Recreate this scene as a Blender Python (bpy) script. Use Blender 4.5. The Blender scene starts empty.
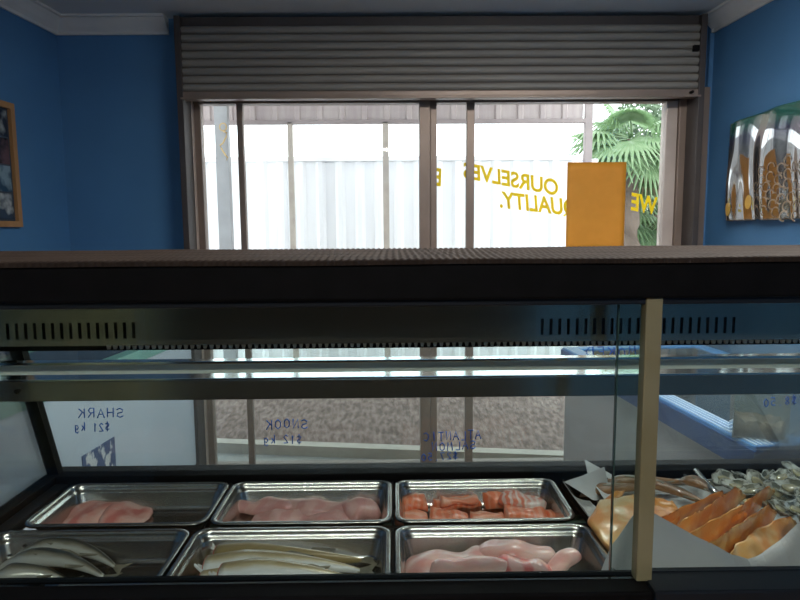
import bpy, bmesh, math, random
from mathutils import Vector, Matrix, Euler, noise as mnoise
random.seed(7)
PI = math.pi
R = math.radians
SC = bpy.context.scene
COL = SC.collection

# ------------------------------------------------------------------ camera
F = 620.0
CAM = Vector((0, 0, 1.42))
ROT = (Matrix.Rotation(R(-0.6), 3, 'Z') @ Matrix.Rotation(R(90 - 6.44), 3, 'X') @ Matrix.Rotation(R(-0.42), 3, 'Z'))
cd = bpy.data.cameras.new('camera')
cam = bpy.data.objects.new('camera', cd)
COL.objects.link(cam)
cam.matrix_world = Matrix.Translation(CAM) @ ROT.to_4x4()
cd.sensor_width = 36.0
cd.lens = 36.0 * F / 800.0
cd.clip_start = 0.02
SC.camera = cam

def ray(px, py):
    return ROT @ Vector(((px - 400) / F, (300 - py) / F, -1.0))
def aty(px, py, y):          # point seen at pixel, on the plane of depth y
    d = ray(px, py); return CAM + d * ((y - CAM.y) / d.y)
def atz(px, py, z):
    d = ray(px, py); return CAM + d * ((z - CAM.z) / d.z)
def atx(px, py, x):
    d = ray(px, py); return CAM + d * ((x - CAM.x) / d.x)

# --------------------------------------------------------------- materials
def new_mat(name):
    m = bpy.data.materials.new(name); m.use_nodes = True
    nt = m.node_tree; nt.nodes.clear()
    out = nt.nodes.new('ShaderNodeOutputMaterial')
    return m, nt, out
def mat(name, col, rough=0.6, metal=0.0, col2=None, nscale=8.0, ndetail=3, bump=0.0, bscale=40.0,
        spec=0.5, coat=0.0, stretch=(1, 1, 1), sub=0.0, lo=0.35, hi=0.65, emis=None, sheen=0.0):
    m, nt, out = new_mat(name)
    b = nt.nodes.new('ShaderNodeBsdfPrincipled')
    nt.links.new(b.outputs[0], out.inputs[0])
    b.inputs['Base Color'].default_value = (*col, 1)
    b.inputs['Roughness'].default_value = rough
    b.inputs['Metallic'].default_value = metal
    b.inputs['Specular IOR Level'].default_value = spec
    b.inputs['Coat Weight'].default_value = coat
    b.inputs['Coat Roughness'].default_value = 0.12
    if sub:
        b.inputs['Subsurface Weight'].default_value = sub
        b.inputs['Subsurface Radius'].default_value = (0.012, 0.005, 0.003)
        b.inputs['Subsurface Scale'].default_value = 1.0
    tc = nt.nodes.new('ShaderNodeTexCoord')
    mp = nt.nodes.new('ShaderNodeMapping'); mp.inputs['Scale'].default_value = stretch
    nt.links.new(tc.outputs['Object'], mp.inputs[0])
    if col2 is None:
        col2 = tuple(c * 0.86 for c in col)
    n = nt.nodes.new('ShaderNodeTexNoise'); n.inputs['Scale'].default_value = nscale; n.inputs['Detail'].default_value = ndetail
    nt.links.new(mp.outputs[0], n.inputs['Vector'])
    r = nt.nodes.new('ShaderNodeValToRGB')
    r.color_ramp.elements[0].position = lo; r.color_ramp.elements[0].color = (*col, 1)
    r.color_ramp.elements[1].position = hi; r.color_ramp.elements[1].color = (*col2, 1)
    nt.links.new(n.outputs['Fac'], r.inputs[0]); nt.links.new(r.outputs[0], b.inputs['Base Color'])
    if bump:
        n2 = nt.nodes.new('ShaderNodeTexNoise'); n2.inputs['Scale'].default_value = bscale; n2.inputs['Detail'].default_value = 4
        nt.links.new(mp.outputs[0], n2.inputs['Vector'])
        bp = nt.nodes.new('ShaderNodeBump'); bp.inputs['Strength'].default_value = bump; bp.inputs['Distance'].default_value = 0.01
        nt.links.new(n2.outputs['Fac'], bp.inputs['Height']); nt.links.new(bp.outputs[0], b.inputs['Normal'])
    if emis:
        b.inputs['Emission Color'].default_value = (*emis[0], 1); b.inputs['Emission Strength'].default_value = emis[1]
    m['bsdf'] = b.name
    return m
def banded(name, col, col2, scale, rough=0.4, distort=2.0, axis='X', coat=0.2, sub=0.1, bump=0.0, third=None, detail=2, nb=20):
    """a surface marked with bands across one axis of the object (flesh fat lines, grain)"""
    m = mat(name, col, rough, coat=coat, sub=sub)
    nt = m.node_tree; b = nt.nodes[m['bsdf']]
    tc = nt.nodes.new('ShaderNodeTexCoord')
    w = nt.nodes.new('ShaderNodeTexWave'); w.wave_type = 'BANDS'; w.bands_direction = axis
    w.inputs['Scale'].default_value = scale; w.inputs['Distortion'].default_value = distort
    w.inputs['Detail'].default_value = detail; w.inputs['Detail Scale'].default_value = 1.5
    nt.links.new(tc.outputs['Object'], w.inputs['Vector'])
    r = nt.nodes.new('ShaderNodeValToRGB')
    r.color_ramp.elements[0].position = 0.2; r.color_ramp.elements[0].color = (*col2, 1)
    r.color_ramp.elements[1].position = 0.6; r.color_ramp.elements[1].color = (*col, 1)
    nt.links.new(w.outputs['Color'], r.inputs[0])
    src = r.outputs[0]
    if third:
        n = nt.nodes.new('ShaderNodeTexNoise'); n.inputs['Scale'].default_value = nb; n.inputs['Detail'].default_value = 4
        nt.links.new(tc.outputs['Object'], n.inputs['Vector'])
        rr = nt.nodes.new('ShaderNodeValToRGB'); rr.color_ramp.elements[0].position = 0.45; rr.color_ramp.elements[1].position = 0.65
        nt.links.new(n.outputs['Fac'], rr.inputs[0])
        mx = nt.nodes.new('ShaderNodeMix'); mx.data_type = 'RGBA'
        nt.links.new(rr.outputs[0], mx.inputs[0]); nt.links.new(src, mx.inputs[6]); mx.inputs[7].default_value = (*third, 1)
        src = mx.outputs[2]
    nt.links.new(src, b.inputs['Base Color'])
    if bump:
        bp = nt.nodes.new('ShaderNodeBump'); bp.inputs['Strength'].default_value = bump; bp.inputs['Distance'].default_value = 0.004
        nt.links.new(w.outputs['Color'], bp.inputs['Height']); nt.links.new(bp.outputs[0], b.inputs['Normal'])
    return m
def glass(name, tint=(1, 1, 1), refl=1.0, haze=0.0):
    m, nt, out = new_mat(name)
    t = nt.nodes.new('ShaderNodeBsdfTransparent'); t.inputs[0].default_value = (*tint, 1)
    g = nt.nodes.new('ShaderNodeBsdfGlossy'); g.inputs['Roughness'].default_value = 0.0
    fr = nt.nodes.new('ShaderNodeFresnel'); fr.inputs['IOR'].default_value = 1.35
    mu = nt.nodes.new('ShaderNodeMath'); mu.operation = 'MULTIPLY'; mu.inputs[1].default_value = refl
    nt.links.new(fr.outputs[0], mu.inputs[0])
    mx = nt.nodes.new('ShaderNodeMixShader')
    nt.links.new(mu.outputs[0], mx.inputs[0]); nt.links.new(t.outputs[0], mx.inputs[1]); nt.links.new(g.outputs[0], mx.inputs[2])
    last = mx
    if haze:      # mixes in a share of pale translucent scatter
        d = nt.nodes.new('ShaderNodeBsdfTranslucent'); d.inputs[0].default_value = (0.9, 0.95, 1, 1)
        m2 = nt.nodes.new('ShaderNodeMixShader'); m2.inputs[0].default_value = haze
        nt.links.new(mx.outputs[0], m2.inputs[1]); nt.links.new(d.outputs[0], m2.inputs[2]); last = m2
    nt.links.new(last.outputs[0], out.inputs[0])
    return m

def translucent(name, col, k=0.6, col2=None, rough=.6):
    """paper, vinyl and leaves let daylight through"""
    m = mat(name, col, rough, col2=col2, nscale=14)
    nt = m.node_tree; b = nt.nodes[m['bsdf']]; out = [n for n in nt.nodes if n.type == 'OUTPUT_MATERIAL'][0]
    t = nt.nodes.new('ShaderNodeBsdfTranslucent'); t.inputs[0].default_value = (*col, 1)
    mx = nt.nodes.new('ShaderNodeMixShader'); mx.inputs[0].default_value = k
    nt.links.new(b.outputs[0], mx.inputs[1]); nt.links.new(t.outputs[0], mx.inputs[2]); nt.links.new(mx.outputs[0], out.inputs[0])
    return m
M = {}
M['wall'] = mat('blue_wall_paint', (0.065, 0.20, 0.40), 0.7, col2=(0.060, 0.185, 0.375), nscale=3, bump=0.08, bscale=90)
M['ceiling'] = mat('ceiling_paint', (0.62, 0.68, 0.70), 0.9, col2=(0.58, 0.64, 0.67), nscale=2)
M['cornice'] = mat('cornice_paint', (0.72, 0.74, 0.72), 0.7, col2=(0.66, 0.68, 0.67), nscale=6)
M['floor'] = mat('brown_floor_vinyl', (0.34, 0.2, 0.1), 0.35, col2=(0.26, 0.15, 0.08), nscale=6, ndetail=6)
M['alu'] = mat('bronze_anodised_frame', (0.26, 0.2, 0.165), 0.42, metal=0.35, col2=(0.22, 0.17, 0.14), nscale=5)
M['alu_light'] = mat('pale_frame_strip', (0.62, 0.53, 0.47), 0.4, metal=0.2, col2=(0.52, 0.44, 0.39), nscale=5)
M['alu_dark'] = mat('dark_shutter_guide', (0.07, 0.06, 0.058), 0.5, metal=0.3)
M['shutter'] = mat('grey_shutter_steel', (0.235, 0.225, 0.205), 0.6, metal=0.1, col2=(0.205, 0.195, 0.18), nscale=4, stretch=(1, 1, 8))
M['shutter_gap'] = mat('shutter_joint', (0.16, 0.11, 0.09), 0.7)
M['pane'] = glass('window_glass', (0.97, 0.99, 0.98), 0.9)
M['case_glass'] = glass('case_glass', (0.90, 0.945, 0.95), 0.8, haze=0.02)
M['door_glass'] = glass('sliding_glass', (0.93, 0.965, 0.95), 0.55)
M['glass_edge'] = mat('green_glass_edge', (0.30, 0.42, 0.36), 0.15, spec=0.8)
M['black'] = mat('black_powder_coat', (0.004, 0.0038, 0.004), 0.6, col2=(0.006, 0.0055, 0.006), nscale=30, spec=.1)
M['blackgloss'] = mat('dark_slate_steel', (0.018, 0.022, 0.028), 0.4, metal=0.3, spec=.3)
M['steel'] = mat('brushed_stainless', (0.55, 0.53, 0.5), 0.25, metal=1.0, col2=(0.48, 0.46, 0.43), nscale=14, bump=0.02, bscale=60)
M['mirror'] = mat('polished_stainless', (0.42, 0.38, 0.32), 0.15, metal=0.9, col2=(0.38, 0.35, 0.30), nscale=6, bump=0.012, bscale=9)
M['dullalu'] = mat('dull_aluminium', (0.82, 0.86, 0.78), 0.5, metal=0.1, col2=(0.66, 0.70, 0.63), nscale=24, ndetail=5, stretch=(0.3, 1, 1))
M['whitealu'] = mat('bright_aluminium_lip', (0.90, 0.93, 0.93), 0.09, metal=1.0, col2=(.86,.89,.89))
M['plastic_teeth'] = mat('grey_plastic_teeth', (0.75, 0.75, 0.7), 0.5)
M['khaki'] = mat('khaki_door_profile', (0.33, 0.285, 0.16), 0.45, col2=(0.25, 0.21, 0.10), nscale=9, metal=0.1)
M['deck'] = mat('dark_green_deck', (0.035, 0.085, 0.06), 0.5, col2=(0.025, 0.06, 0.045), nscale=12, bump=0.2, bscale=120)
M['marker'] = translucent('blue_marker_ink', (0.02, 0.16, 0.62), .6)
M['yellow'] = translucent('yellow_vinyl', (1.0, 0.82, 0.03), .5)
M['orange_paper'] = translucent('orange_card', (0.86, 0.42, 0.05), .25, (0.80, .38, .04))
M['rubber'] = mat('brown_rubber_mat', (0.045, 0.032, 0.025), 0.65, spec=.06, col2=(0.035, 0.025, 0.020), nscale=20)
M['paper'] = mat('butcher_paper', (0.60, 0.60, 0.61), 0.7, col2=(0.54, 0.54, 0.56), nscale=12, bump=0.25, bscale=22)
M['whitepaper'] = mat('white_paper', (0.72, 0.74, 0.74), 0.65, bump=0.2, bscale=25)
M['freezer_white'] = mat('freezer_white_enamel', (0.64, 0.75, 0.88), 0.4, col2=(0.62, 0.73, 0.86), nscale=2)
M['freezer_grey'] = mat('freezer_grey_enamel', (0.56, 0.57, 0.59), 0.4, col2=(0.54, 0.55, 0.57), nscale=2)
M['teal'] = mat('teal_lid_rim', (0.20, 0.50, 0.44), 0.35)
M['blue_trim'] = mat('royal_blue_trim', (0.002, 0.075, 0.30), 0.35)
M['blue_strip'] = mat('pale_blue_stripe', (0.05, 0.22, 0.52), 0.3)
M['lid_glass'] = mat('freezer_lid_glass', (0.035, 0.05, 0.065), 0.06, spec=0.9)
M['wood'] = mat('pine_frame', (0.42, 0.23, 0.10), 0.5, col2=(0.34, 0.18, 0.07), nscale=10, stretch=(1, 1, 0.1))
M['dark'] = mat('unseen_dark_door', (0.012, 0.011, 0.012), 0.6)
M['castor'] = mat('castor_rubber', (0.03, 0.03, 0.03), 0.6)

# -------------------------------------------------------------- mesh tools
class MB:
    def __init__(s): s.bm = bmesh.new()
    def box(s, x0, x1, y0, y1, z0, z1, bev=0.0, mi=0):
        g = bmesh.new(); bmesh.ops.create_cube(g, size=1)
        bmesh.ops.scale(g, vec=(abs(x1 - x0), abs(y1 - y0), abs(z1 - z0)), verts=g.verts)
        if bev: bmesh.ops.bevel(g, geom=g.edges[:], offset=bev, segments=2, affect='EDGES', profile=0.6)
        bmesh.ops.translate(g, vec=((x0 + x1) / 2, (y0 + y1) / 2, (z0 + z1) / 2), verts=g.verts)
        s.add(g, mi); return s
    def add(s, g, mi=0):
        mp = [s.bm.verts.new(v.co) for v in g.verts]
        g.verts.index_update()
        for f in g.faces:
            try:
                nf = s.bm.faces.new([mp[v.index] for v in f.verts]); nf.material_index = mi; nf.smooth = f.smooth
            except ValueError: pass
        g.free()
    def poly(s, pts, mi=0, smooth=False):
        f = s.bm.faces.new([s.bm.verts.new(p) for p in pts]); f.material_index = mi; f.smooth = smooth; return f
    def prism(s, pts, ext, mi=0):      # planar polygon pushed along ext
        ext = Vector(ext); n = len(pts)
        a = [s.bm.verts.new(p) for p in pts]; b = [s.bm.verts.new(Vector(p) + ext) for p in pts]
        fs = [s.bm.faces.new(a[::-1]), s.bm.faces.new(b)]
        for i in range(n): fs.append(s.bm.faces.new([a[i], a[(i + 1) % n], b[(i + 1) % n], b[i]]))
        for f in fs: f.material_index = mi
        return s
    def rings(s, rings, cap0=True, cap1=True, smooth=True, closed=True, mi=0):
        vs = [[s.bm.verts.new(p) for p in r] for r in rings]
        n = len(vs[0])
        for a, b in zip(vs, vs[1:]):
            for i in range(n if closed else n - 1):
                f = s.bm.faces.new([a[i], a[(i + 1) % n], b[(i + 1) % n], b[i]]); f.smooth = smooth; f.material_index = mi
        if cap0: f = s.bm.faces.new(vs[0][::-1]); f.material_index = mi
        if cap1: f = s.bm.faces.new(vs[-1]); f.material_index = mi
        return s
    def tube(s, pts, r, n=8, mi=0):
        pts = [Vector(p) for p in pts]; rr = []
        rs = r if isinstance(r, (list, tuple)) else [r] * len(pts)
        for i, p in enumerate(pts):
            t = (pts[min(i + 1, len(pts) - 1)] - pts[max(i - 1, 0)]).normalized()
            u = t.cross(Vector((0, 0, 1)))
            if u.length < 0.05: u = t.cross(Vector((0, 1, 0)))
            u.normalize(); v = t.cross(u)
            rr.append([p + (u * math.cos(a) + v * math.sin(a)) * rs[i] for a in [2 * PI * k / n for k in range(n)]])
        return s.rings(rr, mi=mi)
    def grid(s, fn, nu, nv, smooth=True, mi=0):
        vs = [[s.bm.verts.new(fn(i / nu, j / nv)) for j in range(nv + 1)] for i in range(nu + 1)]
        for i in range(nu):
            for j in range(nv):
                f = s.bm.faces.new([vs[i][j], vs[i + 1][j], vs[i + 1][j + 1], vs[i][j + 1]]); f.smooth = smooth; f.material_index = mi
        return s
    def build(s, name, mats, parent=None, normals=True, origin=None):
        if normals: bmesh.ops.recalc_face_normals(s.bm, faces=s.bm.faces[:])
        me = bpy.data.meshes.new(name); s.bm.to_mesh(me); s.bm.free()
        if not isinstance(mats, (list, tuple)): mats = [mats]
        for m in mats: me.materials.append(m)
        o = bpy.data.objects.new(name, me); COL.objects.link(o)
        if origin is not None:
            me.transform(Matrix.Translation(-Vector(origin))); o.location = origin
        if parent is not None:
            o.parent = parent
        return o
def tag(o, label=None, cat=None, group=None, kind=None):
    if label: o['label'] = label
    if cat: o['category'] = cat
    if group: o['group'] = group
    if kind: o['kind'] = kind
    return o
def empty(name, loc=(0, 0, 0), rot=(0, 0, 0)):
    o = bpy.data.objects.new(name, None); COL.objects.link(o); o.location = loc; o.rotation_euler = rot
    o.empty_display_size = 0.05
    return o
def S(o): return tag(o, kind='structure')

# world-space parts under an Empty: parents sit at the origin unless the part is built locally
YW = 3.50          # inner face of the shopfront
ZC = 2.56          # ceiling

# ------------------------------------------------------------------- room
pl = atz(60, 36, ZC); pr = atz(706, 20, ZC)
XL, XR = -1.93, 1.70
XL = aty(64, 150, YW).x; XR = aty(709, 150, YW).x
YB = -1.9
# side walls open out a little towards the back, as the photograph's cornices do
XLb, XRb = XL - 0.45, XR + 0.32
def wallx(side, y):
    t = (YW - y) / (YW - YB)
    return XL + (XLb - XL) * t if side < 0 else XR + (XRb - XR) * t
m = MB(); m.prism([(XLb - .1, YB - .1, 0), (XRb + .1, YB - .1, 0), (XR + .1, YW + .15, 0), (XL - .1, YW + .15, 0)], (0, 0, -0.08)); S(m.build('floor', M['floor']))
m = MB(); m.prism([(XLb - .1, YB - .1, ZC), (XRb + .1, YB - .1, ZC), (XR + .1, YW + .15, ZC), (XL - .1, YW + .15, ZC)], (0, 0, 0.08)); S(m.build('ceiling', M['ceiling']))
m = MB(); m.prism([(XL, YW, 0), (XLb, YB, 0), (XLb - .12, YB, 0), (XL - .12, YW, 0)], (0, 0, ZC)); S(m.build('wall_left', M['wall']))
m = MB(); m.prism([(XR, YW, 0), (XRb, YB, 0), (XRb + .12, YB, 0), (XR + .12, YW, 0)], (0, 0, ZC)); S(m.build('wall_right', M['wall']))
WX0 = aty(180, 150, YW).x; WX1 = aty(705, 150, YW).x
m = MB(); m.box(XL - .12, WX0, YW, YW + .14, 0, ZC).box(WX1, XR + .12, YW, YW + .14, 0, ZC)
m.box(WX0, WX1, YW + .03, YW + .14, 2.2, ZC); S(m.build('wall_front', M['wall']))
m = MB(); m.box(XLb - .1, -1.35, YB - .12, YB, 0, ZC).box(0.78, XRb + .1, YB - .12, YB, 0, ZC).box(-1.35, .78, YB - .12, YB, 2.1, ZC).box(-1.35, .78, YB - .14, YB - .10, 0, 2.1)
S(m.build('wall_back', M['wall']))
dr = empty('unseen_door_1'); S(dr)  # unseen dark double door, added so the steel mirrors a dark middle
m = MB(); m.box(-1.35, -0.29, YB - .08, YB - .03, 0, 2.1, .004); m.build('door_leaf', M['dark'], dr)
m = MB(); m.box(-0.28, .78, YB - .08, YB - .03, 0, 2.1, .004); m.build('door_leaf', M['dark'], dr)
for xx in (-.36, -.21):
    m = MB(); m.tube([(xx, YB - .02, .9), (xx, YB + .03, .93), (xx, YB + .03, 1.17), (xx, YB - .02, 1.2)], .009); m.build('door_handle', M['black'], dr)
# unseen mottled green curtain added at rear left to be mirrored in the steel
M['camo'] = mat('mottled_green_backdrop', (0.50, 0.52, 0.34), 0.9, col2=(0.17, 0.2, 0.12), nscale=9, ndetail=6, lo=.42, hi=.58)
m = MB(); m.grid(lambda u, v: Vector((-2.35 + 0.98 * u, YB + .06 + .02 * math.sin(u * 60), .15 + 1.95 * v)), 80, 4)
o = m.build('backdrop', M['camo']); tag(o, 'unseen mottled green curtain hanging on the rear wall', 'backdrop')

# cornice (coved trim): swept profile
def cornice(name, p0, p1, inward):
    prof = [(0.0, 0.0), (0.0, -.085), (.012, -.085), (.014, -.07), (.035, -.05), (.052, -.03), (.068, -.014), (.082, -.012), (.082, 0)]
    p0 = Vector(p0); p1 = Vector(p1); inward = Vector(inward)
    m = MB(); m.rings([[p + inward * a + Vector((0, 0, b)) for a, b in prof] for p in (p0, p1)], smooth=False)
    S(m.build(name, M['cornice']))
cornice('trim_1', (XL, YW, ZC), (XLb, YB, ZC), (1, 0, 0))
cornice('trim_2', (XR, YW, ZC), (XRb, YB, ZC), (-1, 0, 0))
cornice('trim_3', (XL, YW, ZC), (WX0 - .03, YW, ZC), (0, -1, 0))
cornice('trim_4', (WX1 + .005, YW, ZC), (XR, YW, ZC), (0, -1, 0))

# ------------------------------------------------------- roller shutter
zs0 = aty(440, 96, YW - .12).z; zs1 = aty(440, 17, YW - .12).z
sx0 = aty(178, 60, YW - .12).x; sx1 = aty(703, 60, YW - .12).x
sh = empty('roller_shutter', (0, YW - .1, 0)); tag(sh, 'grey ribbed roller shutter rolled halfway above the shop window', 'shutter')
def addw(mb, name, mats, parent):     # a part built in world coordinates under a moved parent
    o = mb.build(name, mats); o.parent = parent; o.matrix_parent_inverse = Matrix.Translation(-parent.location); return o
m = MB(); n = 8; zt = zs1 - .035; pitch = (zt - zs0 - .03) / n
rows = []
for k in range(n):
    z0 = zs0 + .03 + k * pitch
    for t, d in ((0.02, 0.0), (.1, .012), (.35, .02), (.65, .02), (.9, .012), (.98, 0.0)):
        rows.append((z0 + t * pitch, d))
prev = None
for z, d in rows:
    a = m.bm.verts.new((sx0 + .012, YW - .10 - d, z)); b = m.bm.verts.new((sx1 - .012, YW - .10 - d, z))
    if prev:
        f = m.bm.faces.new([prev[0], prev[1], b, a]); f.smooth = False
        f.material_index = 1 if (d == 0 and prev[2] == 0) else 0
    prev = (a, b, d)
addw(m, 'shutter_curtain', [M['shutter'], M['shutter_gap']], sh)
for k in range(n):      # dark joint line between slats
    pass
m = MB(); m.box(sx0, sx1, YW - .098, YW - .0, zt - .0, zs1 + .012, .004); addw(m, 'head_channel', M['alu_dark'], sh)
m = MB(); m.box(sx0 + .006, sx1 - .006, YW - .125, YW - .08, zs0 - .004, zs0 + .03, .006); m.box(sx0 + .006, sx1 - .006, YW - .132, YW - .075, zs0 - .012, zs0 - .002, .002)
bar = addw(m, 'bottom_bar', M['alu'], sh)
m = MB(); m.box(sx0 - .012, sx0 + .02, YW - .13, YW - .0, 0.0, zs1 + .01, .003); addw(m, 'guide_rail', M['alu_dark'], sh)
m = MB(); m.box(sx1 - .02, sx1 + .012, YW - .13, YW - .0, 0.0, zs1 + .01, .003); addw(m, 'guide_rail', M['alu_dark'], sh)
m = MB(); m.box(sx1 - .06, sx1 - .03, YW - .14, YW - .12, zs0 + .22, zs0 + .25, .002); addw(m, 'lock_catch', M['black'], sh)
m = MB(); m.tube([(aty(690, 96, YW - .12).x - .0, YW - .15, zs0 + .01), (aty(690, 96, YW - .12).x, YW - .12, zs0 + .01)], .008)
addw(m, 'lock_catch', M['black'], sh)

# ---------------------------------------------------------------- window
win = empty('window_1', (0, YW, 0)); S(win)
def wx(px): return aty(px, 170, YW).x
wt = zs0 + .06
def bar_v(name, a, b, y0, y1, mt, bev=.003):
    m = MB(); m.box(wx(a), wx(b), y0, y1, 0.0, wt, bev); return addw(m, name, mt, win)
bar_v('frame_jamb', 182.5, 190, YW - .02, YW + .09, M['alu'])
bar_v('frame_jamb', 190.3, 194.5, YW + .0, YW + .09, M['alu_light'])
bar_v('frame_jamb', 194.5, 201, YW + .03, YW + .09, M['alu'])
bar_v('sash_stile', 237, 243, YW + .03, YW + .07, M['alu'])
bar_v('mullion', 419.5, 430, YW - .01, YW + .09, M['alu'])
bar_v('mullion', 430.5, 437, YW + .02, YW + .09, M['alu'])
bar_v('sash_stile', 467, 475, YW + .03, YW + .07, M['alu'])
bar_v('frame_jamb', 666, 677, YW + .02, YW + .09, M['alu_light'])
bar_v('frame_jamb', 677.3, 688, YW + .0, YW + .09, M['alu'])
bar_v('frame_jamb', 688.3, 697, YW - .02, YW + .09, M['alu_light'].copy())
bar_v('frame_jamb', 697.2, 704, YW - .03, YW + .09, M['alu'])
m = MB(); m.box(wx(183), wx(704), YW + .02, YW + .09, zs0 - .006, wt, .002); addw(m, 'frame_head', M['alu'], win)
m = MB(); m.box(wx(183), wx(704), YW - .0, YW + .1, 0.0, .05, .002); addw(m, 'frame_sill', M['alu'], win)
for a, b in ((201, 237), (243, 419.5), (437, 467), (475, 666)):
    m = MB(); m.box(wx(a), wx(b), YW + .048, YW + .053, 0.05, zs0 - .006); addw(m, 'glass_pane', M['pane'], win)

def text_mesh(body, size, shear=0.0, bold=0.0, extrude=0.0006, space=1.0):
    c = bpy.data.curves.new('lettering', 'FONT'); c.body = body; c.size = size; c.shear = shear; c.bevel_depth = bold; c.bevel_resolution = 0; c.extrude = extrude
    c.space_character = space
    c.align_x = 'LEFT'
    t = bpy.data.objects.new('tmp_text', c); COL.objects.link(t)
    dg = bpy.context.evaluated_depsgraph_get(); dg.update()
    me = bpy.data.meshes.new_from_object(t.evaluated_get(dg))
    bpy.data.objects.remove(t); bpy.data.curves.remove(c)
    return me
# lettering on the outside of the glass, read from the street; p0/p1 in the room's picture run right to left
def glass_lettering(body, pr_, pl_, hpx, shear=.25, bold=.004, name='vinyl_lettering', mt=None):
    a = aty(*pr_, YW + .056); b = aty(*pl_, YW + .056)
    me = text_mesh(body.replace('Q', 'O'), 1.0, shear, .030)
    if body[0] == 'Q':      # the tail that turns the round letter into a Q
        q = bmesh.new(); q.from_mesh(me)
        v_ = [q.verts.new(p) for p in ((.50, .20, 0), (.60, .22, 0), (.86, -.06, 0), (.76, -.09, 0))]; q.faces.new(v_); q.to_mesh(me); q.free()
    xs = [v.co.x for v in me.vertices]; wdt = max(xs) - min(xs)
    L = (b - a).length; sx = L / wdt
    h = hpx / F * YW / 0.72
    me.transform(Matrix.Diagonal((sx, h, .015, 1)) @ Matrix.Translation((-min(xs), 0, 0)))
    ang = math.atan2((b.z - a.z), -(b.x - a.x))
    me.transform(Matrix.Translation(a) @ Matrix.Rotation(PI, 4, 'Z') @ Matrix.Rotation(PI / 2, 4, 'X') @ Matrix.Rotation(ang, 4, 'Z'))
    me.materials.clear(); me.materials.append(mt or M['yellow'])
    o = bpy.data.objects.new(name, me); COL.objects.link(o); o.parent = win; o.matrix_parent_inverse = Matrix.Translation(-win.location)
    return o
glass_lettering('WE', (654, 214), (628, 209), 17)
glass_lettering('PRIDE', (618, 205), (568, 196), 16)
glass_lettering('OURSELVES', (557, 195), (461, 177), 15)
glass_lettering('E', (441, 186), (431, 184), 17)
glass_lettering('ON', (600, 215), (578, 213), 16)
glass_lettering('QUALITY.', (577, 216), (499, 207), 16)
tag(win, kind='structure')

# orange sheet taped on the window glass
p0 = aty(566, 249, YW + .03); p1 = aty(627, 160, YW + .03)
m = MB(); m.grid(lambda u, v: Vector((p0.x + (p1.x - p0.x) * u, YW + .038 + .003 * math.sin(u * 3.1), p0.z - .01 + (p1.z - p0.z) * v)), 12, 12)
osheet = m.build('orange_notice', M['orange_paper'])
md = osheet.modifiers.new('thick', 'SOLIDIFY'); md.thickness = .001
tag(osheet, 'blank orange notice card taped to the right window pane', 'notice')

# ---------------------------------------------------------------- exterior
GZ = -0.06
M['concrete'] = mat('path_concrete', (0.33, 0.32, 0.30), 0.85, col2=(0.27, 0.26, 0.24), nscale=8, ndetail=6, bump=.3, bscale=60)
M['kerb'] = mat('pale_kerb', (0.46, 0.41, 0.35), 0.8, col2=(0.40, 0.35, 0.30), nscale=12)
M['mulch'] = mat('bark_mulch', (0.115, 0.072, 0.06), 0.95, col2=(0.27, 0.19, 0.165), nscale=34, ndetail=8, bump=1.0, bscale=70, stretch=(1, .35, 1), lo=.38, hi=.66)
M['fence'] = mat('cream_fence_steel', (0.86, 0.87, 0.87), 0.5, col2=(0.82, 0.83, 0.84), nscale=1.2, stretch=(6, 1, 1))
M['fascia'] = mat('verandah_sheet', (0.42, 0.36, 0.34), 0.6, col2=(0.36, 0.30, 0.29), nscale=3, stretch=(8, 1, 1))
M['fascia_edge'] = mat('verandah_beam', (0.30, 0.25, 0.24), 0.6)
M['postgrey'] = mat('grey_post', (0.30, 0.30, 0.30), 0.5)
k0 = atz(195, 452, GZ); k1 = atz(555, 466, GZ)
sl = (k1.y - k0.y) / (k1.x - k0.x)
def ky(x): return k0.y + sl * (x - k0.x)
m = MB(); m.prism([(-9, YW + .14, GZ), (9, YW + .14, GZ), (9, 5.2, GZ), (-9, 5.2, GZ)], (0, 0, -.1)); S(m.build('path', M['concrete']))
m = MB()
m.prism([(-9, ky(-9), GZ), (9, ky(9), GZ), (9, ky(9) + .09, GZ), (-9, ky(-9) + .09, GZ)], (0, 0, .07)); S(m.build('kerb', M['kerb']))
def mul(u, v):
    x = -9 + 18 * u; y0 = ky(x) + .085; y = y0 + (9.5 - y0) * v ** 1.6
    return Vector((x, y, GZ + .04 + min(.12, .10 * (y - y0)) + .018 * mnoise.noise(Vector((x * 9, y * 9, 0))) + .02 * mnoise.noise(Vector((x * 2, y * 2, 3)))))
m = MB(); m.grid(mul, 260, 60); S(m.build('ground', M['mulch']))
YF = 6.15
fen = empty('metal_fence', (0, YF, 0)); tag(fen, 'pale ribbed sheet metal fence beyond the mulch bed', 'fence')
m = MB(); rib = .19; x = -5.5; pts = []; FX1 = aty(588, 180, YF).x
while x < FX1:
    pts += [(x, 0), (x + .03, -.03), (x + .07, -.03), (x + .10, 0)]; x += rib
FT = aty(440, 160, YF).z
v0 = None
for (px_, dy) in pts:
    a = m.bm.verts.new((px_, YF + dy, .0)); b = m.bm.verts.new((px_, YF + dy, FT))
    if v0: m.bm.faces.new([v0[0], a, b, v0[1]])
    v0 = (a, b)
addw(m, 'fence_sheet', M['fence'], fen)
m = MB(); m.box(-5.5, FX1, YF - .045, YF + .03, FT - .01, FT + .035, .004); addw(m, 'top_rail', M['fence'], fen)
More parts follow.
